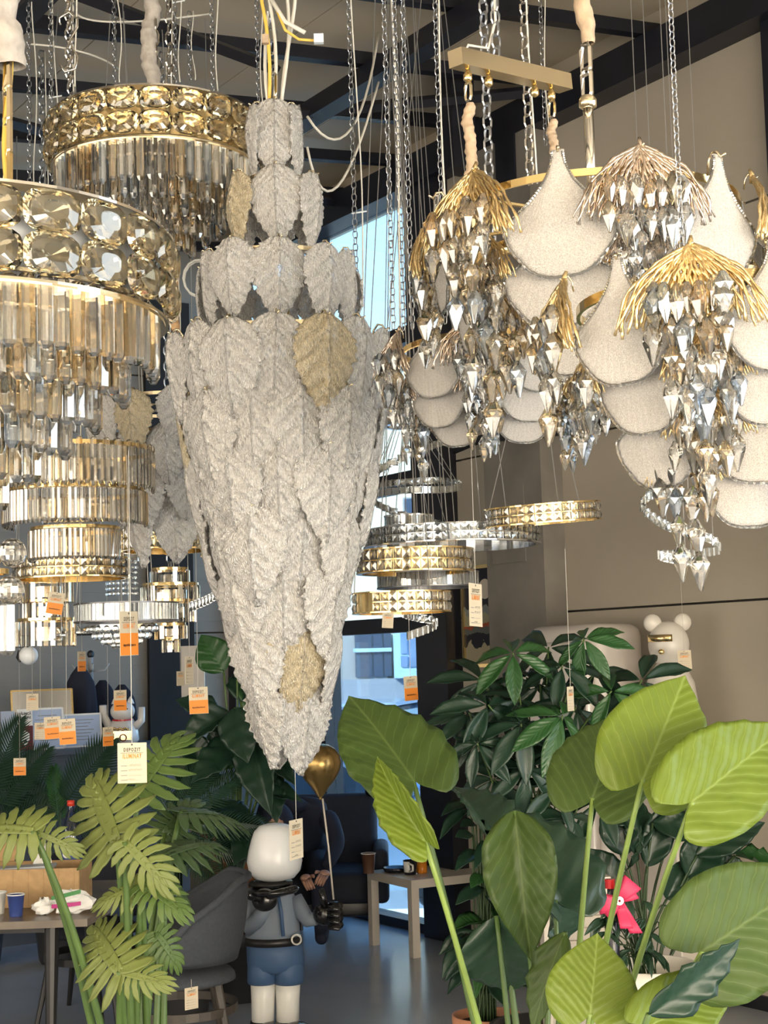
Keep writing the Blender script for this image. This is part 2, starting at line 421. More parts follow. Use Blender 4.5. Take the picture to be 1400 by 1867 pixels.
# wall-top beam, purlins, rafters
tr = struct(MB().wbox(SMIN, SMAX, -0.05, 0.16, 4.84, 5.04).build('trim_1', 'black_steel'))
tr['label'] = 'dark steel beam along the top of the glazed wall'
for i, s in enumerate([-2.56 + 0.82 * q for q in range(-4, 7)]):
    if s > SMAX: continue
    b = wslab(s - 0.032, s + 0.032, 0.0, UMAX, -0.15, 0.07)
    b.build('purlin', 'black_steel', ce)
for u, h in ((1.35, 0.10), (3.4, 0.08), (5.6, 0.3)):
    b = MB(); z = zc(u) - 0.17
    b.wbox(SMIN, SMAX, u - 0.06, u + 0.06, z - h, z); b.build('rafter', 'black_steel', ce)
for (s0, u0_, s1, u1_) in ((-1.9, 0.1, -0.9, 1.95), (0.6, 0.1, -0.2, 1.95), (-1.0, 3.75, -0.2, 1.95), (-2.6, 3.75, -1.8, 1.95)):
    MB().tube([W(s0, u0_, zc(u0_) - 0.22), W(s1, u1_, zc(u1_) - 0.24)], 0.035, 4).build('brace', 'black_steel', ce)
q = W(-1.48, 0.62, 0)
MB().wbox(-1.56, -1.40, 0.50, 0.66, 4.55, 5.2).build('hanger_post', 'black_steel', ce)

# concrete column with the pipe beside it
colm = struct(MB().wbox(-1.62, -1.08, 0.0, 0.16, 0, 4.84).build('column', 'concrete'))
colm['label'] = 'bare grey concrete column standing against the panelled wall'
MB().wbox(-1.5, -1.32, 0.155, 0.175, 4.55, 4.85).build('bracket_plate', 'black_steel', colm)
MB().wbox(-1.46, -1.14, 0.158, 0.166, 2.3, 2.75).build('patch', 'concrete', colm)
pipe = tag(MB().tube([W(-1.04, 0.06, 0.0), W(-1.04, 0.06, 4.84)], 0.02, 8).build('conduit_pipe', 'white_pipe', smooth=True), 'thin off-white conduit pipe running up beside the concrete column', 'pipe')
for z in (1.1, 2.2, 3.3, 4.4): MB().ring(W(-1.04, 0.06, z), 0.026, 0.012, 0.03, 12).build('clip', 'white_pipe', pipe)
hose = tag(MB().tube([W(s, 0.23 + 0.02 * math.sin(s * 9), 3.02 + 0.025 * math.sin(s * 4)) for s in [-0.85 - 0.1 * i for i in range(24)]], 0.028, 8).build('cable_hose', 'black_rubber', smooth=True), 'black insulated hose running along the wall across the column', 'hose')
# dark post at the right-hand edge
post = struct(MB().wbox(-3.6, -3.36, 0.0, 0.08, 0, 4.84).build('steel_post', 'black_steel'))
post['label'] = 'dark steel post on the panelled wall at the right edge'

# glazed wall: frame, transoms and panes
zb = [0.05, 1.95, 2.02, 2.88, 2.98, 3.86, 3.95, 4.84]
win = struct(MB().wbox(-0.58, -0.24, -0.1, 0.12, 0, 4.86).build('window_1', 'black_steel'))
win['label'] = 'tall black framed glazing with daylight beyond'
MB().wbox(-0.6, 2.5, -0.12, -0.055, 4.86, 5.4).build('header_panel', 'ceiling_panel', win)
SV = [-0.24, 1.02, 1.10, 2.36]
MB().wbox(2.30, 2.46, -0.1, 0.1, 0, 4.86).build('mullion', 'black_steel', win)
MB().wbox(1.02, 1.10, -0.08, 0.06, 0, 4.86).build('mullion', 'black_steel', win)
for (a, b) in ((0.0, 0.06), (1.93, 2.03), (2.87, 2.99), (3.85, 3.96)):
    MB().wbox(-0.24, 2.30, -0.08, 0.06, a, b).build('transom', 'black_steel', win)
for (a, b) in ((0.06, 1.93), (2.03, 2.87), (2.99, 3.85), (3.96, 4.84)):
    for (c, d) in ((-0.24, 1.02), (1.10, 2.30)):
        MB().wbox(c, d, -0.02, -0.012, a, b).build('pane', 'pane_glass', win)
# ------------------------------------------------------------------ outside
ZG = -0.35
gr = struct(MB().box((3, 28, ZG - 0.1), (60, 44, 0.2)).build('ground', 'asphalt'))
gr.location = (3, 36.5, ZG - 0.2)
hs = thing('house', 'cream rendered house with blue framed shop bay across the street', 'building', (0, 21, ZG))
def hx(px): return M(px - 700, 20.5)
def hz(py): return CAMZ + M(1200 - py, 20.5)
MB().box((-1.5, 22.2, (ZG + hz(640)) / 2), (9.5, 3.0, hz(640) - ZG)).build('upper_wall', 'cream_render', hs)
MB().box((-1.5, 20.62, (ZG + hz(1236)) / 2), (9.5, 0.16, hz(1236) - ZG)).build('lower_siding', 'grey_siding', hs)
MB().box((hx(620), 20.62, (hz(1236) + hz(1148)) / 2), (1.15, 0.14, hz(1148) - hz(1236))).build('window_surround', 'grey_trim', hs)
for (a, b) in ((640, 670), (674, 690), (693, 706)):
    wn = MB().box((hx((a + b) / 2), 20.53, (hz(1232) + hz(1188)) / 2), (hx(b) - hx(a), 0.03, hz(1188) - hz(1232))).build('window', 'dark_window', hs)
    MB().box((hx((a + b) / 2), 20.53, (hz(1180) + hz(1152)) / 2), (hx(b) - hx(a), 0.03, hz(1152) - hz(1180))).build('window', 'dark_window', hs)
MB().box((hx(672), 20.5, hz(1184)), (hx(708) - hx(638), 0.06, 0.05)).build('sash_bar', 'blue_paint', hs)
bay = MB().box((hx(800), 20.55, (hz(1236) + hz(1146)) / 2), (hx(890) - hx(710), 0.3, hz(1146) - hz(1236))).build('shop_bay', 'blue_paint', hs)
for (a, b, c, d) in ((723, 735, 1155, 1192), (738, 762, 1155, 1216), (766, 790, 1155, 1216), (723, 735, 1196, 1216), (795, 830, 1155, 1216)):
    MB().box((hx((a + b) / 2), 20.39, (hz(c) + hz(d)) / 2), (hx(b) - hx(a), 0.03, hz(c) - hz(d))).build('bay_pane', 'shop_window', bay)
for (a, b) in ((560, 600), (735, 768), (480, 520)):
    f = MB().box((hx((a + b) / 2), 20.68, (hz(1010) + hz(905)) / 2), (hx(b) - hx(a), 0.06, hz(905) - hz(1010))).build('upper_window', 'grey_trim', hs)
    MB().box((hx((a + b) / 2), 20.64, (hz(1008) + hz(908)) / 2), (hx(b) - hx(a) - 0.04, 0.03, hz(908) - hz(1008))).build('pane', 'dark_window', f)
MB().box((-1.5, 22.2, hz(640) + 0.06), (9.9, 3.5, 0.14)).build('roof_edge', 'grey_trim', hs)

mat('car_silver', (0.42, 0.56, 0.76), 0.18, metal=0.3, coat=0.6)
mat('car_blue', (0.10, 0.17, 0.30), 0.18, metal=0.3, coat=0.6)
mat('car_white', (0.72, 0.80, 0.88), 0.25, coat=0.5)
mat('car_glass', (0.03, 0.05, 0.08), 0.06, spec=0.9)
mat('tyre', (0.015, 0.015, 0.016), 0.8)
mat('chrome', (0.75, 0.77, 0.80), 0.12, metal=1.0)
mat('lamp_red', (0.5, 0.02, 0.02), 0.3)
def car(label, c, yaw, paint, prof, cab, wdt=1.75, name='parked_car', L=4.2):
    """side profiles in metres (x along the car, z up) swept across its width"""
    t = thing(name, label, 'car', c); t.rotation_euler = (0, 0, yaw)
    def sweep(pr, w0, w1, z0, z1):
        b = MB(); n = len(pr); vs = []
        for sgn in (-1, 1):
            for (x, z) in pr:
                k = 0 if z1 == z0 else min(1, max(0, (z - z0) / (z1 - z0)))
                vs.append((x, sgn * (w0 + (w1 - w0) * k) / 2, z))
        fs = [tuple(range(n)), tuple(range(2 * n - 1, n - 1, -1))] + [(i, n + i, n + (i + 1) % n, (i + 1) % n) for i in range(n)]
        return b.add(vs, fs)
    zs = [z for _, z in cab]
    sweep(prof, wdt, wdt, 0, 1).build('body', paint, t, local=True)
    sweep(cab, wdt * 0.97, wdt * 0.80, min(zs), max(zs)).build('window_glass', 'car_glass', t, local=True)
    zt = max(zs); xs = [x for x, z in cab if z > zt - 0.05]
    b = MB().box(((min(xs) + max(xs)) / 2, 0, zt + 0.012), (max(xs) - min(xs) + 0.1, wdt * 0.80, 0.04)); b.build('roof', paint, t, local=True)
    for s in (-1, 1):
        (x0, z0), (x1, z1) = cab[0], cab[1]; (x2, z2), (x3, z3) = cab[-1], cab[-2]
        MB().tube([(x0, s * wdt * 0.475, z0), (x1, s * wdt * 0.395, z1 + 0.01), (x3, s * wdt * 0.395, z3 + 0.01), (x2, s * wdt * 0.475, z2)], 0.035, 6).build('pillar', paint, t, local=True)
    for x in (0.78, L - 0.82):
        for s in (-1, 1):
            b = MB(); k = 18
            y0, y1 = s * wdt * 0.5 - s * 0.2, s * wdt * 0.5 + s * 0.01
            ring = [(x + 0.31 * math.cos(2 * PI * i / k), 0.31 + 0.31 * math.sin(2 * PI * i / k)) for i in range(k)]
            b.add([(p, y0, z) for p, z in ring] + [(p, y1, z) for p, z in ring], [tuple(range(k)), tuple(range(2 * k - 1, k - 1, -1))] + [(i, k + i, k + (i + 1) % k, (i + 1) % k) for i in range(k)])
            w = b.build('wheel', 'tyre', t, local=True)
            MB().tube([(x, y1 - s * 0.01, 0.31), (x, y1 + s * 0.012, 0.31)], 0.18, 14).build('hub_cap', 'chrome', w, local=True)
    for s in (-1, 1):
        MB().box((0.02, s * wdt * 0.38, 0.66), (0.06, 0.3, 0.14)).build('headlamp', 'chrome', t, local=True)
        MB().box((L - 0.02, s * wdt * 0.40, 0.76), (0.06, 0.22, 0.16)).build('tail_lamp', 'lamp_red', t, local=True)
        MB().box((1.35, s * (wdt * 0.5 + 0.08), 0.95), (0.08, 0.16, 0.11)).build('mirror', paint, t, local=True)
    return t
SED = [(0, 0.3), (0.0, 0.62), (0.15, 0.74), (1.25, 0.9), (3.55, 0.93), (4.15, 0.85), (4.2, 0.35), (3.9, 0.22), (0.3, 0.22)]
SEDC = [(1.1, 0.9), (1.85, 1.38), (3.0, 1.40), (3.75, 0.93)]
SUV = [(0, 0.35), (0.0, 0.8), (0.12, 0.95), (1.2, 1.05), (4.1, 1.08), (4.2, 0.9), (4.2, 0.4), (3.9, 0.28), (0.3, 0.28)]
SUVC = [(1.0, 1.05), (1.75, 1.62), (3.75, 1.64), (4.15, 1.08)]
pA = P(830, 1300, 16.0); car('silver blue parked car outside the glazing with sloping windscreen near the black jamb', (pA.x + 1.2, 15.9, ZG), math.radians(168), 'car_silver', SUV, SUVC)
pB = P(560, 1400, 13.2); car('pale silver parked car just outside the window behind the dark sofa', (pB.x + 2.0, 13.6, ZG), math.radians(176), 'car_silver', SED, SEDC)
VAN = [(0, 0.4), (0.0, 0.9), (0.1, 1.1), (0.9, 1.25), (4.3, 1.25), (4.35, 0.9), (4.35, 0.4), (4.0, 0.3), (0.3, 0.3)]
VANC = [(0.7, 1.25), (1.3, 1.95), (4.2, 1.97), (4.3, 1.25)]
pC = P(640, 1280, 18.0); car('white van parked farther off in front of the grey siding', (pC.x + 0.35, 19.4, ZG), math.radians(180), 'car_white', VAN, VANC, 1.8, 'parked_van', 4.35)
# ------------------------------------------------------------------ chandelier pieces
glass_mat('crystal', (1.0, 0.995, 0.98), body=0.04, shine=0.18); glass_mat('crystal_warm', (1.0, 0.98, 0.94), body=0.04, shine=0.18); glass_mat('crystal_cool', (0.97, 0.99, 1.0), body=0.03)
glass_mat('crystal_blue', (0.78, 0.88, 1.0), shine=0.3); glass_mat('crystal_honey', (1.0, 0.90, 0.72), body=0.05, shine=0.2)  # blue and honey tints put dispersion colours into clear crystal
glass_mat('crystal_bar', (1.0, 0.99, 0.97), body=0.05, shine=0.20)
mat('gold', (0.90, 0.68, 0.33), 0.16, metal=1.0, noise=0.06)
mat('pale_gold', (0.90, 0.77, 0.54), 0.18, metal=1.0)
mat('coral_gold', (0.84, 0.63, 0.34), 0.34, metal=1.0, noise=0.25, nscale=60)
mat('coral_rose', (0.72, 0.60, 0.50), 0.20, metal=1.0, noise=0.2, nscale=60)
mat('steel', (0.50, 0.52, 0.56), 0.30, metal=1.0)
mat('dull_metal', (0.22, 0.22, 0.23), 0.4, metal=1.0)
mat('nickel', (0.78, 0.74, 0.68), 0.14, metal=1.0)
mat('acrylic', (0.86, 0.90, 0.95), 0.35, spec=0.6)
mat('cable_white', (0.70, 0.67, 0.60), 0.5)
mat('cable_gold', (0.80, 0.52, 0.10), 0.35)
mat('wire', (0.55, 0.55, 0.55), 0.35, metal=0.8)
mat('velvet_beige', (0.50, 0.37, 0.25), 0.75, noise=0.18, nscale=30, bump=0.3, bscale=60)
mat('velvet_grey', (0.40, 0.36, 0.32), 0.75, noise=0.18, nscale=30, bump=0.3, bscale=60)
mat('velvet_orange', (0.60, 0.36, 0.17), 0.7, noise=0.2, nscale=30, bump=0.3, bscale=60)
frosted('leaf_glass', (0.95, 0.915, 0.87), 44.0, (1.5, 1.0, 0.55), 0.9, rough=0.09, transl=0.26, clear=0.06, veins=0.72)
frosted('leaf_glass_amber', (0.90, 0.75, 0.48), 44.0, (1.5, 1.0, 0.55), 0.9, rough=0.1, transl=0.3, clear=0.08, veins=0.6)
frosted('shell_glass', (0.98, 0.92, 0.85), 140.0, (1.0, 1.0, 0.8), 0.6, rough=0.12, transl=0.18, clear=0.06)

def oval_mesh():
    b = MB(); n = 16; rings = []
    def pt(a, k, y):
        c, s = math.cos(a), math.sin(a); e = 0.68
        return Vector((0.5 * k * math.copysign(abs(c) ** e, c), y, 0.36 * k * math.copysign(abs(s) ** e, s)))
    prof = [(0.42, -0.17, 0.5), (0.80, -0.11, 0.0), (1.0, -0.01, 0.5), (0.62, 0.11, 0.0)]
    for k, y, off in prof: rings.append([pt(2 * PI * (i + off) / n, k, y) for i in range(n)])
    for r in rings: b.v += r
    for q in range(3):
        o0, o1 = prof[q][2], prof[q + 1][2]
        for i in range(n):
            a, a2 = q * n + i, q * n + (i + 1) % n; c, c2 = (q + 1) * n + i, (q + 1) * n + (i + 1) % n
            if o0 > o1: b.f += [(a, c, c2), (a, c2, a2)]
            else: b.f += [(a, c, a2), (a2, c, c2)]
    b.f.append(tuple(range(n))); j = len(b.v); b.v.append(Vector((0, 0.19, 0)))
    for i in range(n): b.f.append((3 * n + i, j, 3 * n + (i + 1) % n))
    return b
def fin(b, name, m, **k):
    me = b.mesh(name, m, **k); bm = bmesh.new(); bm.from_mesh(me); bmesh.ops.recalc_face_normals(bm, faces=bm.faces); bm.to_mesh(me); bm.free()
    return me
glass_mat('crystal_amber', (1.0, 0.94, 0.80), body=0.0, shine=0.10)
OVAL = fin(oval_mesh(), 'oval_crystal', 'crystal_amber')
def bar_mesh(n=6, w=0.5, tip=0.1, flat=1.0):
    b = MB(); pr = [(w * 0.55, 0.0), (w, -0.03), (w, -1 + tip), (0.42 * w, -1.0)]
    for r, z in pr:
        for i in range(n):
            a = 2 * PI * (i + 0.5) / n; b.v.append(Vector((r * math.cos(a), flat * r * math.sin(a), z)))
    for q in range(3):
        for i in range(n): b.f.append((q * n + i, q * n + (i + 1) % n, (q + 1) * n + (i + 1) % n, (q + 1) * n + i))
    b.f += [tuple(range(n)), tuple(3 * n + i for i in range(n))]
    return b
# unit length downwards, unit width: scaled per object
BAR = fin(bar_mesh(6), 'crystal_bar', 'crystal_bar')
BARW = fin(bar_mesh(6), 'crystal_bar', 'crystal_bar')
PLATE = fin(bar_mesh(4, 0.62, 0.04, 0.5), 'crystal_plate', 'crystal_warm')
BAGUETTE = fin(bar_mesh(4, 0.62, 0.02, 0.8), 'crystal_baguette', 'crystal_cool')
def drop_mesh(n=6):
    b = MB(); pr = [(0.06, 0.0), (0.20, -0.30), (0.17, -0.48), (0.03, -1.0)]
    for q, (r, z) in enumerate(pr):
        for i in range(n):
            a = 2 * PI * (i + 0.5 * (q % 2)) / n; b.v.append(Vector((r * math.cos(a), r * math.sin(a), z)))
    for q in range(3):
        for i in range(n):
            a, a2, c, c2 = q * n + i, q * n + (i + 1) % n, (q + 1) * n + i, (q + 1) * n + (i + 1) % n
            if q % 2 == 0: b.f += [(a, c, a2), (a2, c, c2)]
            else: b.f += [(a, c, c2), (a, c2, a2)]
    b.f += [tuple(range(n)), tuple(3 * n + i for i in range(n))]
    return b
DROP = fin(drop_mesh(), 'crystal_drop', 'crystal'); DROPW = fin(drop_mesh(), 'crystal_drop', 'crystal_warm')
def pyr_mesh():
    b = MB(); h = 0.46
    b.v = [Vector(p) for p in ((-h, 0.12, -h), (h, 0.12, -h), (h, 0.12, h), (-h, 0.12, h), (-h, -0.12, -h), (h, -0.12, -h), (h, -0.12, h), (-h, -0.12, h), (0, -0.34, 0))]
    b.f = [(0, 1, 2, 3), (0, 4, 5, 1), (1, 5, 6, 2), (2, 6, 7, 3), (3, 7, 4, 0), (4, 8, 5), (5, 8, 6), (6, 8, 7), (7, 8, 4)]
    return b
PYR = fin(pyr_mesh(), 'square_crystal', 'crystal'); PYRC = fin(pyr_mesh(), 'square_crystal', 'crystal_cool')
def ball_mesh():
    b = MB(); b.ellipsoid((0, 0, 0), (0.5, 0.5, 0.5), 12, 7); return b
BALL = fin(ball_mesh(), 'crystal_ball', 'crystal_warm', weld=True)
BALLC = fin(MB().ellipsoid((0, 0, 0), (0.5, 0.5, 0.5), 8, 5), 'crystal_ball', 'crystal_cool', weld=True)

def leaf_glass_mesh(seed):
    rnd = random.Random(seed); nu, nv = 26, 60; b = MB()
    ph = rnd.random() * 6
    def fn(u, v):
        s = u * 2 - 1; t = v
        w = 0.345 * (math.sin(PI * min(1, 0.04 + 0.955 * t ** 0.84)) ** 0.78) if t < 0.985 else 0.02
        w = max(w, 0.035 if t < 0.1 else 0.018)
        ser = 1 + 0.13 * (((t * 9.5 + ph) % 1.0) - 0.5) + 0.03 * math.sin(t * 83 + ph * 2)
        x = s * w * (1 + (ser - 1) * abs(s) ** 3)
        z = -t + 0.07 * abs(s) * math.sin(PI * t)
        # relief: midrib and herring-bone side veins standing proud
        rib = 0.042 * math.exp(-(s / 0.09) ** 2) * (1 - 0.6 * t)
        q = (t * 1.0 - 0.42 * abs(x) / 0.365) * 5.2 + 0.25 + 0.10 * math.sin(t * 23 + seed)
        vein = -0.030 * max(0, -math.cos(2 * PI * q)) ** 4 * (abs(s) > 0.08)
        bulge = 0.09 * (1 - s * s) * math.sin(PI * (0.12 + 0.8 * t)) + 0.01 * math.sin(9 * t + 3 * s + ph)
        return (x, -(bulge + rib + vein), z)
    b.grid(fn, nu, nv)
    me = b.mesh('glass_leaf', 'leaf_glass', smooth=True)
    at = me.attributes.new('vein', 'FLOAT', 'POINT')
    bm = bmesh.new(); bm.from_mesh(me); lay = bm.verts.layers.float['vein']
    bmesh.ops.recalc_face_normals(bm, faces=bm.faces)
    for v in bm.verts:
        x, t = v.co.x, -v.co.z
        q = (t - 0.42 * abs(x) / 0.365) * 5.2 + 0.25 + 0.10 * math.sin(t * 23 + seed); fr_ = abs((q % 1.0) - 0.5) * 2
        k = max(0.0, (fr_ - 0.73) / 0.27) * (1.0 - 0.95 * min(1, abs(x) / 0.31)) * 0.9 ; v[lay] = max(k, 0.7 if abs(x) < 0.014 else 0.0)
    bmesh.ops.solidify(bm, geom=bm.faces[:], thickness=0.02)
    bm.to_mesh(me); bm.free(); me.polygons.foreach_set('use_smooth', [True] * len(me.polygons))
    return me
LEAFG = [leaf_glass_mesh(i) for i in range(3)]
HOOK = MB().tube([(0, 0.10, -0.16), (0, 0.09, -0.03), (0, 0.05, 0.035), (0, 0.0, 0.03), (0.01, -0.035, -0.02), (0.03, -0.075, 0.005)], 0.012, 5).mesh('hook', 'pale_gold', smooth=True)
def shell_pt(s, t):
    # fan from a slender neck: concave shoulders, round scalloped foot
    th = s * PI / 2; k = 1 + 0.035 * (abs(math.sin(th * 3.5)) - 0.5) * (abs(s) < 0.99)
    bx, bz = 0.45 * math.sin(th) * k, -0.53 - 0.45 * math.cos(th) * k
    q = t ** (1.2 + 0.75 * abs(s) ** 2)
    x = 0.045 * s * (1 - t) + bx * q; z = bz * t
    y = -(0.07 * (1 - s * s * 0.85) * math.sin(PI * min(1, 0.06 + 0.85 * t))) - 0.004 * math.cos(s * 62) * min(1, 0.25 + max(0.0, t - 0.4) * 2)
    return Vector((x, y, z))
def shell_mesh():
    return MB().grid(lambda u, v: shell_pt(u * 2 - 1, v), 60, 18).mesh('glass_shell', 'shell_glass', smooth=True, solid=0.014)
SHELL = shell_mesh()
def rim_mesh():
    pts = [shell_pt(-1, 0.02 + 0.98 * i / 30) for i in range(31)] + [shell_pt(-1 + 2 * i / 24, 1.0) for i in range(1, 24)] + [shell_pt(1, 1 - 0.98 * i / 30) for i in range(31)]
    fine = []
    for i in range(len(pts) - 1):
        for j in range(2): fine.append(pts[i].lerp(pts[i + 1], j / 2) + Vector((0, -0.006, 0)))
    return MB().tube(fine, [0.010 + 0.004 * (i % 2) for i in range(len(fine))], 5).mesh('rim', 'crystal_bar', smooth=False)
RIM = rim_mesh()
def coral_mesh(seed, m):
    rnd = random.Random(seed); b = MB(); N_ = 46
    for i in range(N_):
        a = -1.25 + 2.5 * i / (N_ - 1) + rnd.uniform(-0.03, 0.03); L = 0.74 + rnd.uniform(-0.07, 0.07) + 0.10 * abs(a) + 0.12 * math.cos(a * 5.0)
        pts = []; rr = []; dep = rnd.uniform(-0.08, 0.05); n = 20
        for k in range(n):
            q = k / (n - 1); sa, ca = math.sin(a), math.cos(a)
            x = L * 0.92 * sa * math.sin(q * 1.35) ; z = -L * (0.95 * ca * q + abs(sa) * (0.30 * q + 0.42 * q ** 2.6))
            pts.append((x + 0.020 * math.sin(q * 16 + i * 2.1), -0.20 * math.sin(q * 2.0) + dep * q + 0.012 * math.cos(q * 17 + i * 2), z))
            rr.append(0.0205 * (1 - 0.10 * q) * (1 + 0.38 * math.sin(q * 44 + i * 1.7)))
        b.tube(pts, rr, 5)
        if i % 2 == 0:
            p0 = Vector(pts[12]); p1 = Vector(pts[-1]) + Vector((rnd.choice((-1, 1)) * rnd.uniform(0.05, 0.10), rnd.uniform(-0.07, 0.02), 0.06))
            b.tube([p0, (p0 + p1) / 2 + Vector((0, -0.015, 0)), p1], [0.018, 0.017, 0.012], 5)
    b.tube([(0, 0.03, 0.10), (0, 0.0, 0.03), (0, -0.01, -0.08)], [0.020, 0.035, 0.045], 7)
    return b.mesh('coral_branch', m, smooth=True)
CORAL = {'coral_gold': coral_mesh(1, 'coral_gold'), 'coral_rose': coral_mesh(2, 'coral_rose')}

def polar(c, R, phi, z=0.0): return Vector((c[0] + R * math.sin(phi), c[1] - R * math.cos(phi), c[2] + z))

def chain_mb(b, p0, p1, L, r, wdt=None):
    """interlocking oval links between two points"""
    p0, p1 = Vector(p0), Vector(p1); d = p1 - p0; n = max(1, int(d.length / (L * 0.78))); t = d.normalized()
    x = t.orthogonal().normalized(); y = t.cross(x); w = wdt or L * 0.30
    for k in range(n):
        c = p0 + d * ((k + 0.5) / n); s = x if k % 2 else y; s = (s + (x if k % 2 == 0 else -y) * 0.25).normalized()
        pts = [c + t * (L / 2 - w) * sg + t * w * math.sin(a) * 1.0 + s * w * math.cos(a) for sg, aa in ((1, (0.0, 0.8, PI - 0.8, PI)), (-1, (PI, PI + 0.8, 2 * PI - 0.8, 2 * PI))) for a in aa]
        b.tube(pts, r, 4, closed=True)
    return b
def wobble(p0, p1, amp, n=14, seed=0, sag=0.0):
    rnd = random.Random(seed); p0, p1 = Vector(p0), Vector(p1); o = []; a, c = rnd.random() * 6, rnd.random() * 6
    for i in range(n + 1):
        q = i / n; e = math.sin(PI * q)
        o.append(p0.lerp(p1, q) + Vector((amp * math.sin(5 * q + a), amp * math.cos(4 * q + c), -sag * e)) * (e if sag else min(1, 4 * q * (1 - q) + 0.2)))
    return o
def velvet(t, p0, p1, r, m, turns=5, seed=0):
    """gathered fabric sleeve over a chain"""
    p0, p1 = Vector(p0), Vector(p1)
    ph = random.Random(seed).random() * 6
    def fn(u, v):
        a = 2 * PI * u; c = p0.lerp(p1, v) + Vector((r * 0.22 * math.sin(v * turns * 2.2 + ph), r * 0.2 * math.cos(v * turns * 1.9 + ph), 0))
        k = r * (0.86 + 0.13 * math.sin(v * turns * 1.3 * PI + a + ph) + 0.06 * math.sin(v * turns * 3.1 * PI - 2 * a + ph) + 0.04 * math.sin(5 * a + v * 31) + 0.06 * math.sin(v * turns * 5.5 * PI + 0.9 * math.sin(a + ph)))
        k *= 1 - 0.35 * max(0.0, 1 - v / 0.05) - 0.3 * max(0.0, 1 - (1 - v) / 0.04)
        return c + Vector((k * math.cos(a), k * math.sin(a), 0))
    return MB().grid(fn, 20, 90, True).build('fabric_sleeve', m, t, smooth=True)
def ztop(p): return zc(max(0.0, -(Vector(p) - P0).dot(eW))) - 0.17
def hang(t, p, m='steel', link=0.045, r=0.0035, cable=True, seed=0, ctop=None):
    """chain (and cable) from the point p up to the purlins"""
    p = Vector(p); q = Vector((p.x, p.y, ctop or ztop(p)))
    chain_mb(MB(), p, q, link, r).build('chain', m, t)
    if cable: MB().tube(wobble(p + Vector((0.02, 0.0, 0)), q + Vector((0.015, 0, 0)), 0.012, 16, seed), 0.0030, 5).build('cable', 'cable_white', t, smooth=True)
# ------------------------------------------------------------------ chandeliers
def inst(name, me, t, loc, phi=0.0, sc=1.0, tilt=0.0, m=None, roll=0.0):
    o = origin(t)
    return obj(name, me, t, loc=Vector(loc) - o, rot=(tilt, roll, phi), scale=sc, m=m)
rnd = random.Random(3)

# --- tall frosted-leaf chandelier
def leaf_chandelier(label, cx, D, tiers, leafL, amber, sleeve=None, chain=True, name='leaf_chandelier', front=None):
    """tiers: (photo row of the hooks, radius in photo pixels, leaves, phase, inward tilt)"""
    z0 = P(cx, tiers[-1][0], D).z; base = P(cx, tiers[-1][0], D)
    t = thing(name, label, 'chandelier', (base.x, base.y, z0 - leafL))
    ctr = Vector((base.x, base.y, 0)); fr = MB()
    zt = P(cx, tiers[0][0], D).z
    for a in range(3):
        x = ctr + Vector((0.03 * math.cos(a * 2.1), 0.03 * math.sin(a * 2.1), 0)); fr.tube([(x.x, x.y, z0), (x.x, x.y, zt)], 0.007, 6)
    fr.build('centre_rods', 'gold', t)
    for k, (py, rp, n, ph, tilt) in enumerate(tiers):
        z = P(cx, py, D).z; R = M(rp, D); c = Vector((ctr.x, ctr.y, z))
        rg = MB().ring(c, max(R - 0.035, 0.03), 0.004, 0.014, 40); g = rg.build('tier_ring', 'pale_gold', t)
        sp = MB()
        for a in range(4):
            sp.tube([c, polar(c, max(R - 0.035, 0.03), a * PI / 2 + 0.3)], 0.004, 5)
        sp.build('spokes', 'pale_gold', g)
        for i in range(n):
            phi = 2 * PI * (i + ph) / n
            if front and math.cos(phi) < front: continue
            p = polar(c, R + (0.011 if i % 2 else -0.006), phi, 0.02 + rnd.uniform(-0.012, 0.012))
            mm = 'leaf_glass_amber' if (k, i) in amber else None
            lf = inst('glass_leaf', LEAFG[(i + k) % 3], t, p, phi + rnd.uniform(-0.12, 0.12), leafL * (1.0 if k < 3 else 1.18) * rnd.uniform(0.97, 1.04), tilt + rnd.uniform(-0.03, 0.03), mm, rnd.uniform(-0.05, 0.05))
            obj('hook', HOOK, lf)
    return t, ctr, zt
T1 = [(196, 30, 4, 0.05, 0.0), (333, 74, 6, 0.05, 0.02), (480, 138, 10, 0.15, 0.03), (622, 188, 14, 0.10, 0.10), (735, 176, 13, 0.55, 0.15), (838, 158, 12, 0.05, 0.15),
      (938, 136, 10, 0.5, 0.15), (1038, 112, 8, 0.05, 0.16), (1140, 84, 6, 0.42, 0.15), (1240, 56, 4, 0.45, 0.14)]
lc, ctr, zt = leaf_chandelier('tall tiered chandelier of frosted glass leaves hanging in the middle of the picture', 522, 5.0, T1, M(146, 5.0), {(1, 5), (3, 1), (8, 0), (4, 9)})
chain_mb(MB(), (ctr.x, ctr.y, zt + 0.03), (ctr.x, ctr.y, zt + 0.12), 0.10, 0.006, 0.02).build('shackle', 'nickel', lc)
chain_mb(MB(), (ctr.x, ctr.y, zt + 0.10), (ctr.x, ctr.y, ztop(ctr)), 0.055, 0.0045).build('chain', 'steel', lc)
for k, (dx, m_) in enumerate(((-0.03, 'cable_white'), (0.05, 'cable_white'), (0.075, 'cable_white'), (-0.05, 'cable_gold'), (-0.012, 'cable_white'))):
    MB().tube(wobble((ctr.x + dx * 0.4, ctr.y - 0.02, zt), (ctr.x + dx * 1.3, ctr.y - 0.03, ztop(ctr)), 0.03, 16, k), 0.0065, 6).build('cable', m_, lc, smooth=True)
cn = [P(505, 20, 4.95), P(520, 55, 4.95), P(545, 72, 4.95), P(572, 74, 4.95)]
MB().tube(cn, 0.005, 6).build('cable', 'cable_gold', lc, smooth=True)
MB().tube([P(495, 0, 4.95), P(520, 40, 4.95), P(556, 60, 4.95)], 0.008, 6).build('cable', 'cable_white', lc, smooth=True)
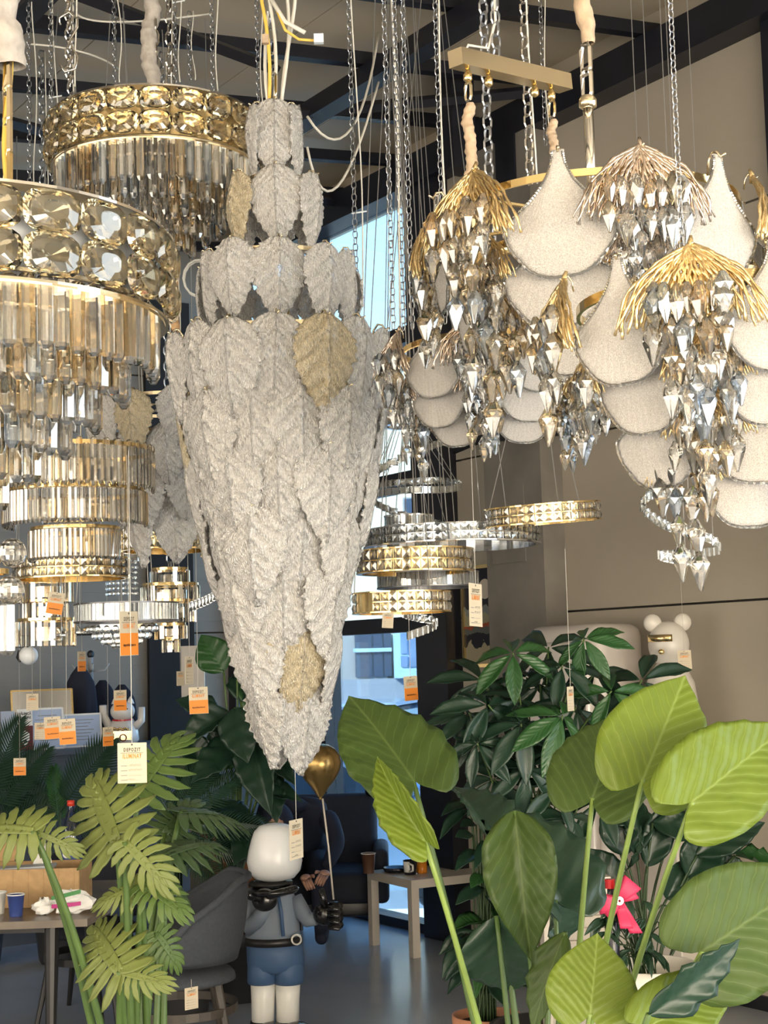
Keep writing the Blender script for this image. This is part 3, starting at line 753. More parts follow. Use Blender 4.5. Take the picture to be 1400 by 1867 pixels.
MB().box(P(581, 71, 4.95), (0.032, 0.02, 0.03)).build('terminal_block', 'acrylic', lc)
MB().box(P(484, 72, 4.95), (0.022, 0.02, 0.03)).build('terminal_block', 'velvet_beige', lc)
# --- second, smaller frosted-leaf chandelier behind
T2 = [(738, 150, 12, 0.3, 0.08), (800, 138, 11, 0.0, 0.14), (862, 112, 9, 0.4, 0.16), (910, 80, 6, 0.1, 0.16)]
lc2, c2, zt2 = leaf_chandelier('smaller frosted glass leaf chandelier half hidden behind the tall one, hung on an orange sleeve', 322, 6.4, T2, M(112, 6.4), {(0, 11), (1, 8), (2, 1), (3, 1)}, front=-0.3)
hang(lc2, (c2.x, c2.y, zt2), 'nickel', 0.06, 0.005, seed=4)
velvet(lc2, (c2.x, c2.y, P(330, 605, 6.4).z), (c2.x, c2.y, P(330, 440, 6.4).z), 0.022, 'velvet_orange', 5, 3)

# --- round chandeliers of cushion-cut crystals over tiers of crystal bars
def oval_chandelier(label, cx, yc, D, R, n, ow, gap, bars, barw, barmesh, drum, sleeve=None, top=True, phase=0.0, front=-0.55, rows=2):
    c = P(cx, yc, D)
    zlow = min(b[1] - b[2] for b in bars)
    t = thing('crystal_chandelier', label, 'chandelier', (c.x, c.y, c.z + zlow))
    MB().ring(c + Vector((0, 0, -gap / 2)), R - 0.055, 0.01, gap * 1.6, 56).build('inner_drum', drum, t)
    MB().ring(c + Vector((0, 0, ow * 0.42)), R - 0.03, 0.05, 0.006, 56).build('top_band', 'nickel', t)
    MB().ring(c + Vector((0, 0, -gap * (rows - 1) - ow * 0.42)), R - 0.03, 0.05, 0.006, 56).build('bottom_band', 'pale_gold', t)
    for q in range(rows):
        for i in range(n):
            phi = 2 * PI * (i + phase) / n
            if math.cos(phi) < front: continue
            inst('oval_crystal', OVAL, t, polar(c, R, phi, -gap * q), phi, ow)
    pl = MB().ring(c + Vector((0, 0, -gap * (rows - 1) - ow * 0.44)), R * 0.5, R * 0.94, 0.008, 48); pl.build('base_plate', 'pale_gold', t)
    for (r, z, L, m_) in bars:
        MB().ring(c + Vector((0, 0, z + 0.004)), r, 0.006, 0.008, 48).build('bar_ring', 'nickel', t)
        for i in range(m_):
            phi = 2 * PI * (i + rnd.uniform(-0.1, 0.1)) / m_
            if math.cos(phi) < front: continue
            inst('crystal_bar', barmesh, t, polar(c, r, phi, z + rnd.uniform(-0.006, 0.006)), phi + rnd.uniform(-0.3, 0.3), (barw, barw, L), 0.02 * rnd.uniform(-1, 1), rnd.choice((None, None, None, None, None, 'crystal_honey', 'crystal_honey', 'crystal_blue')))
    return t, c
def bar_tiers(R, z0, L, dz, k, barsp, rmin=0.2):
    o = []
    for j in range(k):
        r = R * (1 - (1 - rmin) * j / (k - 1)); o.append((r, z0 - dz * j, L, max(6, int(2 * PI * r / barsp))))
    return o
oc1, c1 = oval_chandelier('upper round crystal chandelier with two rows of cushion crystals, on a grey fabric sleeve', 283, 246, 5.5, 0.385, 21, 0.116, 0.085,
    bar_tiers(0.355, -0.13, 0.15, 0.046, 6, 0.034), 0.027, BAR, 'pale_gold', phase=0.5)
velvet(oc1, P(275, 160, 5.5), Vector((P(275, 160, 5.5).x, 5.5, ztop((c1.x, 5.5, 0)))), 0.034, 'velvet_grey', 9, 1)
hang(oc1, c1 + Vector((0, 0, 0.02)), 'nickel', 0.06, 0.005, False)
oc2, c2b = oval_chandelier('nearest crystal chandelier cut off by the left edge, big cushion crystals over long bars', -62, 478, 3.3, 0.445, 23, 0.126, 0.086,
    bar_tiers(0.405, -0.115, 0.15, 0.058, 6, 0.037), 0.032, BARW, 'acrylic', phase=0.35, front=-0.25)
# its chain: single large links, a yellow cable and a thick grey sleeve
pch = P(14, 340, 3.0)
for k in range(4):
    chain_mb(MB(), pch + Vector((0, 0, k * 0.066)), pch + Vector((0, 0, k * 0.066 + 0.07)), 0.088, 0.006, 0.015).build('chain_link', 'pale_gold' if k else 'gold', oc2)
MB().tube(wobble(pch, pch + Vector((0.0, 0, 0.36)), 0.008, 12, 5), 0.006, 6).build('cable', 'cable_gold', oc2, smooth=True)
pv = pch + Vector((-0.01, 0, 0.25)); velvet(oc2, pv, (pv.x - 0.02, pv.y, 4.2), 0.05, 'velvet_grey', 12, 8)

# --- far-left edge: lower part of another near chandelier (crystal balls over a bar)
eb = thing('ball_crystal_chandelier', 'faceted crystal balls above clear bars at the left edge below the drum chandelier', 'chandelier', P(-25, 1190, 3.4))
for (px, py) in ((22, 1008), (18, 1076), (-20, 1010), (-24, 1078)):
    inst('crystal_ball', BALL, eb, P(px, py, 3.35), 0.3, 0.064)
for (px, py) in ((12, 1100), (-25, 1104)):
    inst('crystal_bar', BARW, eb, P(px, py, 3.35), 0.2, (0.04, 0.04, 0.115))
MB().ring(P(-30, 1043, 3.38), 0.05, 0.01, 0.012, 20).build('frame_ring', 'gold', eb)
chain_mb(MB(), P(-30, 1043, 3.38), P(-30, 960, 3.38), 0.05, 0.004).build('chain', 'gold', eb)

# --- three-tier drum of crystal plates (left, behind)
def tier_drum(label, cx, D, tiers, name='drum_chandelier', me=BAR, pw=0.024, ringm='gold', spike=False, chain=True, group=None):
    """tiers: (row of top, row of bottom, radius px, plates)"""
    c = P(cx, tiers[-1][1], D); t = thing(name, label, 'chandelier', c, group)
    for k, (ya, yb, rp, n) in enumerate(tiers):
        R = M(rp, D); za = P(cx, ya, D).z; zb_ = P(cx, yb, D).z; cc = Vector((c.x, c.y, za))
        MB().ring(cc + Vector((0, 0, 0.004)), R - 0.008, 0.012, 0.016, 44).build('tier_ring', ringm, t)
        MB().ring(cc + Vector((0, 0, (zb_ - za) * 0.5)), R * 0.55, 0.004, (za - zb_) * 0.5, 30).build('inner_drum', 'nickel', t)
        for i in range(n):
            phi = 2 * PI * i / n
            if math.cos(phi) < -0.3: continue
            inst('crystal_plate', me, t, polar(cc, R, phi, 0.02 * (i % 2) if spike and k == 0 else 0), phi + rnd.uniform(-0.2, 0.2), (pw, pw * 0.7, (za - zb_) * (1.18 if (spike and k == 0 and i % 2) else 1.0)), 0.0, rnd.choice((None, None, None, 'crystal_honey')))
    if chain: hang(t, Vector((c.x, c.y, P(cx, tiers[0][0], D).z)), 'steel', 0.05, 0.004, seed=int(cx))
    return t
td = tier_drum('three-tier drum chandelier of warm crystal plates below the nearest crystal chandelier', 138, 5.6, [(826, 898, 142, 74), (900, 962, 128, 84), (968, 1024, 82, 56)], pw=0.024, spike=True)
tier_drum('gold crystal cluster chandelier hanging left of the tall leaf chandelier above the dark back wall', 312, 7.4, [(1040, 1072, 34, 16), (1068, 1100, 52, 26), (1098, 1136, 44, 22), (1140, 1166, 28, 14), (1166, 1190, 15, 8)], 'gold_cluster_chandelier', PLATE, 0.026)
tier_drum('gold crystal cluster chandelier at the far left behind the tilted price tag', 84, 7.2, [(1060, 1100, 48, 24), (1098, 1132, 40, 20), (1132, 1180, 52, 28)], 'gold_cluster_chandelier', PLATE, 0.024)
# --- LED rings faced with square crystals
def led_ring(label, cx, cy, D, rp, hp, rows, n, band, me, tilt=(0, 0), wires=3, name='crystal_ring_pendant', wtop=None, cell=None, group=None, plain=None):
    c = P(cx, cy, D); R = M(rp, D); h = M(hp, D)
    t = thing(name, label, 'pendant lamp', c, group)
    rm = Matrix.Rotation(tilt[0], 4, 'X') @ Matrix.Rotation(tilt[1], 4, 'Y')
    ax = tuple((rm @ Vector(v)) for v in ((1, 0, 0), (0, 1, 0), (0, 0, 1)))
    MB().ring(c, R - 0.012, 0.008, h, 56, ax).build('band', band, t)
    MB().ring(c + ax[2] * (h / 2), R - 0.004, 0.026, 0.006, 56, ax).build('rim', band, t)
    MB().ring(c - ax[2] * (h / 2), R - 0.004, 0.026, 0.006, 56, ax).build('rim', band, t)
    ch = h / rows
    for q in range(rows):
        for i in range(n):
            phi = 2 * PI * i / n
            if plain and plain[0] < phi < plain[1]: continue
            if me in (BAGUETTE,):
                loc = polar((0, 0, 0), R, phi, h / 2); sc = (2 * PI * R / n * 0.85, 0.02, h)
            else:
                loc = polar((0, 0, 0), R, phi, h / 2 - ch * (q + 0.5)); sc = (2 * PI * R / n * 0.96, ch * 0.8, ch * 0.96)
            mx_ = rm @ (Matrix.Translation(loc) @ Matrix.Rotation(phi, 4, 'Z') @ Matrix.Diagonal((*sc, 1)))
            obj('crystal', me, t, mx=mx_)
    for k in range(wires):
        a = 2 * PI * (k + 0.3) / wires; p = c + rm @ polar((0, 0, 0), R, a)
        q = Vector((c.x + (p.x - c.x) * 0.15, c.y + (p.y - c.y) * 0.15, wtop if wtop else ztop(c)))
        MB().tube([p, q], 0.0022, 4).build('suspension_wire', 'wire', t)
    return t
led_ring('wide silver ring pendant with two rows of clear square crystals beside the column', 824, 981, 7.0, 159, 30, 2, 62, 'chrome', PYRC)
led_ring('gold ring pendant with two rows of square crystals just below the wide silver ring', 756, 1024, 6.8, 104, 40, 2, 40, 'gold', PYR)
led_ring('lowest gold ring pendant with two rows of square crystals in front of the window', 732, 1099, 6.6, 87, 36, 2, 34, 'gold', PYR, plain=(4.9, 5.6))
led_ring('clear ring pendant of upright glass baguettes between the two gold rings', 780, 1058, 7.2, 90, 26, 1, 60, 'dull_metal', BAGUETTE)
led_ring('tilted gold crystal ring pendant hanging alone in front of the concrete column', 989, 938, 6.6, 103, 32, 2, 40, 'gold', PYR, tilt=(0.06, -0.05), wires=3, wtop=3.1)
led_ring('small plain chrome ring pendant among the spiral strips', 745, 950, 7.3, 42, 18, 1, 24, 'chrome', BAGUETTE)
led_ring('thin crystal ring at the top of the spiral pendant below the shell chandelier', 738, 770, 7.5, 40, 14, 1, 26, 'chrome', PYRC)
led_ring('ring pendant of upright glass baguettes low on the left above the coat stand', 230, 1117, 6.6, 91, 32, 1, 66, 'dull_metal', BAGUETTE)
led_ring('dark framed grid ring pendant of square crystals below the drum chandelier', 130, 1038, 6.7, 103, 34, 2, 44, 'gold', PYR)
led_ring('wide ring pendant of slanted crystal with a gold band beside the tall leaf chandelier', 302, 984, 6.9, 84, 40, 2, 46, 'gold', PYRC)
# crystal balls under the baguette ring
bb = thing('ball_cluster_lamp', 'round ceiling lamp of clear crystal balls under the low baguette ring', 'pendant lamp', P(222, 1172, 6.9))
for k, (rr, dz, n) in enumerate(((62, 0, 24), (48, -12, 18), (32, -22, 12), (14, -28, 5))):
    c = P(222, 1147 - dz, 6.9)
    for i in range(n): inst('crystal_ball', BALLC, bb, polar(c, M(rr, 6.9), 2 * PI * i / n), 0, 0.034)
MB().ring(P(222, 1143, 6.9), M(60, 6.9), 0.02, 0.02, 40).build('frame_ring', 'chrome', bb)
MB().tube([P(222, 1134, 6.9), Vector((P(222, 1134, 6.9).x, 6.9, ztop((0, 6.9, 0))))], 0.003, 4).build('suspension_wire', 'wire', bb)
bc_ = thing('bead_drum_lamp', 'small drum lamp of hanging clear beads between the drum chandelier and the gold cluster', 'pendant lamp', P(222, 1086, 7.3))
MB().ring(P(222, 1018, 7.3), M(27, 7.3), 0.02, 0.03, 30).build('top_ring', 'chrome', bc_)
for k in range(7):
    c = P(222, 1026 + 9.5 * k, 7.3)
    for i in range(18):
        if math.cos(2 * PI * i / 18) > -0.3: inst('bead', BALLC, bc_, polar(c, M(26, 7.3), 2 * PI * i / 18), 0, 0.02)
MB().tube([P(222, 1018, 7.3), Vector((P(222, 1018, 7.3).x, 7.3, ztop((0, 7.3, 0))))], 0.003, 4).build('suspension_wire', 'wire', bc_)
# --- crystal ribbons (spirals)
def ribbon(label, pts, wpx, D, n, m, wires, name='spiral_crystal_pendant', wt=2.9):
    """pts: (px, py, depth) along a ribbon faced with square crystals"""
    w3 = [P(*p) for p in pts]; t = thing(name, label, 'pendant lamp', min(w3, key=lambda v: v.z))
    # smooth the path
    path = []
    k = len(w3)
    for i in range(k - 1):
        p0, p1, p2, p3 = w3[max(0, i - 1)], w3[i], w3[i + 1], w3[min(k - 1, i + 2)]
        for j in range(6):
            q = j / 6; path.append(0.5 * ((2 * p1) + (p2 - p0) * q + (2 * p0 - 5 * p1 + 4 * p2 - p3) * q * q + (3 * p1 - p0 - 3 * p2 + p3) * q ** 3))
    path.append(w3[-1]); h = M(wpx, D)
    b = MB(); 
    for p in path: b.v += [p + Vector((0, 0.006, -h / 2)), p + Vector((0, 0.006, h / 2)), p + Vector((0, 0.014, h / 2)), p + Vector((0, 0.014, -h / 2))]
    for i in range(len(path) - 1):
        for q in range(4): b.f.append((i * 4 + q, i * 4 + (q + 1) % 4, (i + 1) * 4 + (q + 1) % 4, (i + 1) * 4 + q))
    b.build('strip', m, t)
    L = [0.0]
    for i in range(1, len(path)): L.append(L[-1] + (path[i] - path[i - 1]).length)
    for i in range(n):
        s = L[-1] * (i + 0.5) / n; j = max(x for x in range(len(L)) if L[x] <= s); j = min(j, len(path) - 2)
        q = (s - L[j]) / max(1e-6, L[j + 1] - L[j]); p = path[j].lerp(path[j + 1], q); d = path[j + 1] - path[j]
        inst('crystal', PYRC, t, p, math.atan2(d.y, d.x), (L[-1] / n * 1.0, h * 0.9, h))
    for i in range(wires):
        p = path[int((i + 0.5) / wires * (len(path) - 1))]; q = P(742, 775, 7.5)
        if wt: q = Vector((p.x * 0.3 + q.x * 0.7, p.y, wt))
        else: q = Vector((p.x, p.y, ztop(p)))
        MB().tube([p, q], 0.0018, 4).build('suspension_wire', 'wire', t)
    return t
ribbon('clear crystal spiral pendant winding down in front of the window, hung on many wires',
       [(845, 792, 7.7), (800, 808, 7.5), (740, 832, 7.3), (690, 858, 7.3), (676, 885, 7.5), (720, 880, 7.8), (800, 876, 7.9), (840, 884, 7.6), (812, 892, 7.3), (740, 893, 7.2), (680, 902, 7.4), (690, 920, 7.6), (740, 940, 7.7), (800, 955, 7.6), (822, 965, 7.5)], 13, 7.5, 64, 'chrome', 16, wt=P(742, 775, 7.5).z)
ribbon('short lower crystal spiral pendant under the lowest gold ring', [(770, 1095, 7.2), (745, 1105, 7.1), (735, 1118, 7.0), (760, 1126, 7.1), (793, 1132, 7.1), (788, 1143, 7.0), (742, 1160, 6.9)], 15, 7.0, 22, 'chrome', 3, wt=None)
ribbon('silver crystal spiral pendant hanging on the right before the panelled wall', [(1225, 890, 6.0), (1190, 900, 5.9), (1172, 925, 5.9), (1215, 958, 5.95), (1275, 975, 6.0), (1300, 985, 6.0), (1310, 1002, 6.0), (1260, 1010, 5.9), (1202, 1012, 5.8), (1250, 1022, 5.8), (1288, 1024, 5.85)], 17, 6.0, 40, 'chrome', 5, wt=None)
ribbon('slanted crystal strip lamp between the gold cluster and the tall leaf chandelier', [(345, 1107, 7.0), (375, 1095, 7.0), (406, 1078, 7.0)], 18, 7.0, 10, 'chrome', 2, name='crystal_strip_pendant', wt=None)

# --- shell and coral chandeliers
def shell_chandelier(label, cx, yc, D, tiers, shL, coL, phase, mats, front=-0.35, name='shell_chandelier', drops=9):
    """tiers: (drop of the ring in metres, radius, elements)"""
    c = P(cx, yc, D); t = thing(name, label, 'chandelier', (c.x, c.y, c.z + tiers[-1][0] - shL))
    for k, (dz, R, n) in enumerate(tiers):
        cc = c + Vector((0, 0, dz))
        MB().ring(cc, R - 0.03, 0.006, 0.016, 56).build('tier_ring', 'gold', t)
        sp = MB()
        for a in range(3): sp.tube([polar(cc, R - 0.03, a * PI / 3), polar(cc, R - 0.03, a * PI / 3 + PI)], 0.005, 5)
        sp.build('spokes', 'gold', t)
        for i in range(n):
            phi = 2 * PI * i / n + phase + rnd.uniform(-0.05, 0.05)
            if math.cos(phi) < front + 0.25 * k: continue
            p = polar(cc, R, phi, 0.045)
            if i % 2 == 0:
                s = inst('glass_shell', SHELL, t, p, phi + rnd.uniform(-0.08, 0.08), shL * (1.0 if k == 0 else 0.94), 0.06 + 0.04 * k)
                obj('hook', HOOK, s, scale=0.9); obj('rim', RIM, s)
            else:
                mm = mats[(i // 2) % len(mats)]
                if k: p = p + Vector((0, 0, -0.03))
                cl = coL * (1.0 if k == 0 else 0.62)
                s = inst('coral_branch', CORAL[mm], t, p, phi, cl, 0.05)
                obj('hook', HOOK, s, scale=1.0)
                rx = Matrix.Rotation(phi, 4, 'Z')
                nd = drops if k == 0 else 6
                for j in range(nd):
                    a = -1.0 + 2.0 * j / (nd - 1); x = (cl if k == 0 else coL * 0.7) * 0.58 * math.sin(a) * rnd.uniform(0.8, 1.05); yy = -cl * (0.20 + 0.12 * rnd.random())
                    z = -cl * (0.50 - 0.02 * abs(a)) + rnd.uniform(-0.012, 0.012)
                    for q in range(rnd.choice((2, 3, 4)) if abs(a) < 0.7 else 2):
                        L = 0.066 * shL / 0.25 * rnd.uniform(0.85, 1.25)
                        me = DROP if mm == 'coral_rose' else DROPW
                        inst('crystal_drop', me, t, p + rx @ Vector((x + rnd.uniform(-0.006, 0.006), yy, z)), phi + rnd.uniform(-1, 1), (L * 1.3, L * 1.3, L), rnd.uniform(-0.1, 0.1), rnd.choice((None, None, None, 'crystal_blue', 'crystal_honey', 'crystal_honey' if mm == 'coral_gold' else 'crystal_cool')))
                        z -= L * 0.84
    return t, c
s1, cs1 = shell_chandelier('large shell and coral chandelier at upper right under the gold bar, hung from a rod', 1080, 394, 3.5, [(0, 0.366, 12), (-0.112, 0.324, 12), (-0.207, 0.266, 12)], 0.278, 0.172, math.radians(-21.5), ['coral_rose', 'coral_gold', 'coral_gold', 'coral_gold', 'coral_gold', 'coral_gold'])
s2, cs2 = shell_chandelier('nearest shell and coral chandelier cut off by the right edge', 1298, 560, 2.55, [(0, 0.255, 12), (-0.088, 0.216, 12), (-0.172, 0.172, 12), (-0.238, 0.123, 8)], 0.208, 0.134, math.radians(12), ['coral_gold', 'coral_gold'], front=-0.15)
s3, cs3 = shell_chandelier('small far shell and coral chandelier between the leaf chandelier and the column', 903, 640, 4.4, [(0, 0.30, 12), (-0.09, 0.265, 12), (-0.14, 0.215, 12)], 0.222, 0.14, math.radians(-42), ['coral_rose', 'coral_gold', 'coral_rose'])
# rod, big links and fabric for the large one
zr = P(1097, 175, 3.5).z
MB().tube([(cs1.x, cs1.y, cs1.z), (cs1.x, cs1.y, zr)], 0.0125, 12).build('rod', 'nickel', s1, smooth=True)
MB().lathe([(0.0125, 0), (0.021, 0.004), (0.021, 0.022), (0.016, 0.03)], 16, (cs1.x, cs1.y, zr - 0.03)).build('collar', 'pale_gold', s1, smooth=True)
for k in range(2):
    chain_mb(MB(), (cs1.x, cs1.y, zr + k * 0.06), (cs1.x, cs1.y, zr + 0.06 + k * 0.06), 0.082, 0.0055, 0.016).build('chain_link', 'nickel', s1)
velvet(s1, (cs1.x, cs1.y, P(1097, 78, 3.5).z), (cs1.x, cs1.y, 4.1), 0.024, 'velvet_beige', 9, 4)
chain_mb(MB(), (cs1.x, cs1.y, 4.1), (cs1.x, cs1.y, ztop(cs1)), 0.06, 0.005).build('chain', 'nickel', s1)
pch2 = P(1244, 470, 2.65); chain_mb(MB(), pch2, Vector((pch2.x, pch2.y, ztop(pch2))), 0.017, 0.0012).build('chain', 'steel', s2)
hang(s3, cs3 + Vector((0, 0, 0)), 'steel', 0.045, 0.004, False)
velvet(s3, P(875, 605, 4.4), P(872, 545, 4.4), 0.03, 'velvet_beige', 3, 6)
for (px, yb, dx) in ((707, 600, 10), (722, 602, 14), (744, 600, 8), (802, 590, 10)):
    p = P(px + dx, yb, 4.45); hang(s3, (p.x, p.y, p.z), 'steel', 0.026, 0.0019, px in (707, 802), seed=px)

# --- gold canopy bar with its two sleeved suspensions
gb0, gb1 = P(830, 105, 3.62), P(1030, 152, 3.95)
gbt = thing('canopy_bar', 'polished gold canopy bar hanging slanted on a chain above the shell chandelier', 'ceiling canopy', (gb0 + gb1) / 2)
dv = (gb1 - gb0).normalized(); sv = dv.cross(zW).normalized()
MB().box((gb0 + gb1) / 2, ((gb1 - gb0).length, 0.045, 0.042), (dv, sv, sv.cross(dv))).build('bar', 'pale_gold', gbt)
for q in (0.10, 0.28, 0.70, 0.86):
    p = gb0.lerp(gb1, q) - Vector((0, 0, 0.03)); MB().lathe([(0.004, -0.026), (0.011, -0.02), (0.011, -0.006), (0.006, 0.0), (0.006, 0.012)], 12, p).build('screw_nut', 'gold', gbt, smooth=True)
pq = gb0.lerp(gb1, 0.36)
chain_mb(MB(), pq + Vector((0, 0, 0.02)), Vector((pq.x, pq.y, ztop(pq))), 0.04, 0.0033).build('chain', 'steel', gbt)
MB().tube([pq + Vector((-0.09, 0, 0.02)), pq + Vector((-0.07, 0, 0.06)), pq + Vector((-0.02, 0, 0.05)), pq + Vector((0.0, 0, 0.12)), Vector((pq.x, pq.y, ztop(pq)))], 0.004, 6).build('cable', 'cable_white', gbt, smooth=True)
for q, y0, y1, r in ((0.10, 188, 330, 0.016), (0.86, 222, 318, 0.014)):
    a = gb0.lerp(gb1, q); D_ = a.y
    zt_ = a.z - 0.05; z0_ = P(860, y0, D_).z; z1_ = P(860, y1, D_).z
    chain_mb(MB(), (a.x, a.y, z0_), (a.x, a.y, zt_), 0.05, 0.004, 0.012).build('chain', 'pale_gold', gbt)
    velvet(gbt, (a.x, a.y, z1_), (a.x, a.y, z0_), r, 'velvet_beige', 4, int(y0))
    chain_mb(MB(), (a.x, a.y, cs1.z), (a.x, a.y, z1_), 0.05, 0.004, 0.012).build('chain', 'pale_gold', gbt)

# --- white opal globe
gl = thing('globe_lamp', 'white opal globe lamp hanging at the far left above the counter', 'pendant lamp', P(52, 1214, 8.5))
mat('opal', (0.82, 0.86, 0.90), 0.3, spec=0.6)
cg = P(52, 1195, 8.5); MB().ellipsoid(cg, (0.052, 0.052, 0.052), 24, 14).build('globe', 'opal', gl, smooth=True)
MB().tube([cg + Vector((-0.05, 0, 0.03)), cg + Vector((-0.062, 0, -0.01)), cg + Vector((-0.045, 0, -0.035))], 0.008, 6).build('bracket', 'black_steel', gl)
MB().tube([cg + Vector((-0.05, 0, 0.03)), Vector((cg.x - 0.05, cg.y, ztop(cg)))], 0.003, 4).build('suspension_wire', 'wire', gl)
# --- crystal bird ornaments
for i, (px, py) in enumerate(((112, 1158), (146, 1153))):
    bt = thing('crystal_bird', ('left' if i == 0 else 'right') + ' one of two small clear crystal birds hanging below the price tags', 'ornament', P(px, py, 6.4), 'small crystal birds on the left')
    c = P(px, py, 6.4)
    MB().ellipsoid(c, (0.024, 0.008, 0.008), 8, 5).build('body', 'crystal_cool', bt)
    for s in (-1, 1): MB().add([c, c + Vector((0.02, 0.01, 0.004)), c + Vector((0.012 + 0.03 * s, -0.02 * s, 0.034)), c + Vector((0.004, 0, 0.006))], [(0, 1, 2), (0, 2, 3), (0, 3, 1), (1, 3, 2)]).build('wing', 'crystal_cool', bt)
    MB().tube([c + Vector((0, 0, 0.006)), Vector((c.x, c.y, 3.0))], 0.0012, 4).build('thread', 'wire', bt)

# --- loose chains and cables
CH = [(44, 345, 6.4, 'first hanging chain from the left edge, in front of the purlins'), (85, 330, 6.1, 'chain with cable just left of the upper crystal chandelier'), (122, 158, 5.2, 'thick chain with an open hook above the upper crystal chandelier'),
      (205, 150, 6.4, 'chain left of the grey fabric sleeve of the upper crystal chandelier'), (316, 150, 6.3, 'chain with cable right of the grey fabric sleeve'), (343, 146, 6.9, 'thin far chain second to the right of the grey fabric sleeve'),
      (384, 166, 6.0, 'chain above the right end of the upper crystal chandelier'), (466, 205, 6.2, 'chain left of the top of the tall leaf chandelier'), (634, 560, 5.5, 'long chain with tied cable close right of the tall leaf chandelier'),
      (957, 335, 4.4, 'heavy chain passing behind the gold canopy bar'), (987, 265, 6.5, 'thin far chain in front of the dark hanger post')]
for i, (px, yb, D, lb) in enumerate(CH):
    p = P(px + 0.03 * yb, yb, D); t = thing('hanging_chain', lb, 'chain', p, 'loose chains hanging from the purlins')
    big = i in (2, 9)
    hang(t, p, 'nickel' if big else 'steel', 0.044 if big else 0.030, 0.0036 if big else 0.0022, True, seed=i + 20)
    if i in (1, 4, 8):
        q = Vector((p.x + 0.01, p.y, p.z + 0.35)); MB().tube([q + Vector((-0.02, 0, 0)), q + Vector((0.035, -0.01, 0.004))], 0.003, 4).build('cable_tie', 'acrylic', t)
    if i == 2:
        h0 = P(126, 60, 5.15); MB().tube([h0 + Vector(v) for v in ((-0.03, 0, 0.03), (-0.035, 0, 0.055), (0, 0, 0.075), (0.03, 0, 0.05), (0.03, 0, 0.02), (0.0, 0, -0.03), (0.03, 0, -0.09), (0.02, 0, -0.13), (-0.015, 0, -0.14), (-0.035, 0, -0.11))], 0.004, 6).build('hook', 'nickel', t, smooth=True)
swags = [((560, 212, 5.2), (640, 235, 5.5), (690, 60, 6.5), 'white cable sagging from the leaf chandelier top up to the purlins'), ((560, 268, 5.2), (615, 340, 5.4), (690, 150, 5.9), 'lower white cable looping right of the leaf chandelier top'),
         ((140, 25, 6.6), (215, 40, 6.6), (385, 25, 6.8), 'white cable draped along the purlin at upper left'), ((50, 80, 6.6), (150, 95, 6.6), (215, 125, 6.8), 'lower white cable draped along the second purlin at upper left')]
for a, b, c, lb in swags:
    a, b, c = P(*a), P(*b), P(*c); pts = []
    for i in range(15):
        q = i / 14; pts.append(a * (1 - q) ** 2 + (b * 2 - (a + c) / 2) * 2 * q * (1 - q) + c * q * q)
    tag(MB().tube(pts, 0.0048, 6).build('loose_cable', 'cable_white', smooth=True), lb, 'cable', 'loose white cables')
lp = P(362, 505, 6.2); pts = [lp + Vector((0.065 * math.cos(a), 0.004 * a, 0.075 * math.sin(a))) for a in [0.45 * i for i in range(28)]]
tag(MB().tube(pts, 0.0045, 6).build('coiled_cable', 'cable_white', smooth=True), 'white cable coiled in a ring left of the tall leaf chandelier', 'cable')
# ------------------------------------------------------------------ plants
def outline_leaf(name, half, nk=6, fold=0.10, curl=0.12, wave=0.02, wfreq=22, m='leaf_dark', samples=30):
    """leaf from a half outline of (u, v) points (u along the midrib 0..1, v half width in units of the full width); unit length on +Y, unit width on X, +Z is the upper face"""
    pts = []; n = len(half)
    for i in range(n - 1):
        p0, p1, p2, p3 = half[max(0, i - 1)], half[i], half[i + 1], half[min(n - 1, i + 2)]
        st = max(2, samples // (n - 1))
        for j in range(st):
            q = j / st; pts.append(tuple(0.5 * ((2 * p1[k]) + (p2[k] - p0[k]) * q + (2 * p0[k] - 5 * p1[k] + 4 * p2[k] - p3[k]) * q * q + (3 * p1[k] - p0[k] - 3 * p2[k] + p3[k]) * q ** 3) for k in (0, 1)))
    pts.append(half[-1]); b = MB(); b.uv = []
    for sg in (1, -1):
        base = len(b.v)
        for (u, v) in pts:
            v = max(v, 0.0); uc = min(1.0, max(0.0, u - 0.28 * v)) if u > 0 else 0.0
            uc = max(0.0, min(1.0, u * 0.9 + 0.05)) if u > 0.05 else 0.0
            for k in range(nk + 1):
                q = k / nk; x = v * q; y = uc + (u - uc) * q
                z = fold * x * 1.6 - curl * (y * y) - 0.25 * curl * x + wave * math.sin(wfreq * (y - 0.5 * x)) * x * 2
                b.v.append(Vector((sg * x, y, z))); b.uv.append((y, sg * x))
        w = nk + 1
        for i in range(len(pts) - 1):
            for k in range(nk):
                f = (base + i * w + k, base + i * w + k + 1, base + (i + 1) * w + k + 1, base + (i + 1) * w + k)
                b.f.append(f if sg > 0 else f[::-1])
    me = b.mesh(name, m, smooth=True)
    bm = bmesh.new(); bm.from_mesh(me); bmesh.ops.remove_doubles(bm, verts=bm.verts, dist=1e-5); bmesh.ops.solidify(bm, geom=bm.faces[:], thickness=0.006); bm.to_mesh(me); bm.free()
    me.polygons.foreach_set('use_smooth', [True] * len(me.polygons))
    return me
leaf_mat('leaf_lime', (0.175, 0.25, 0.026), (0.36, 0.47, 0.13), 9, 0.9, 0.45, 0.30, width=0.05)
leaf_mat('leaf_mid', (0.075, 0.122, 0.027), (0.19, 0.26, 0.09), 9, 0.9, 0.5, 0.25, width=0.05, spec=0.3)
leaf_mat('leaf_olive', (0.055, 0.095, 0.020), (0.15, 0.21, 0.06), 9, 0.9, 0.45, 0.22, width=0.05, bump=0.10, spec=0.35)
leaf_mat('leaf_deep', (0.022, 0.055, 0.030), (0.035, 0.075, 0.045), 9, 0.5, 0.30, 0.10, spec=0.5, bump=0.04)
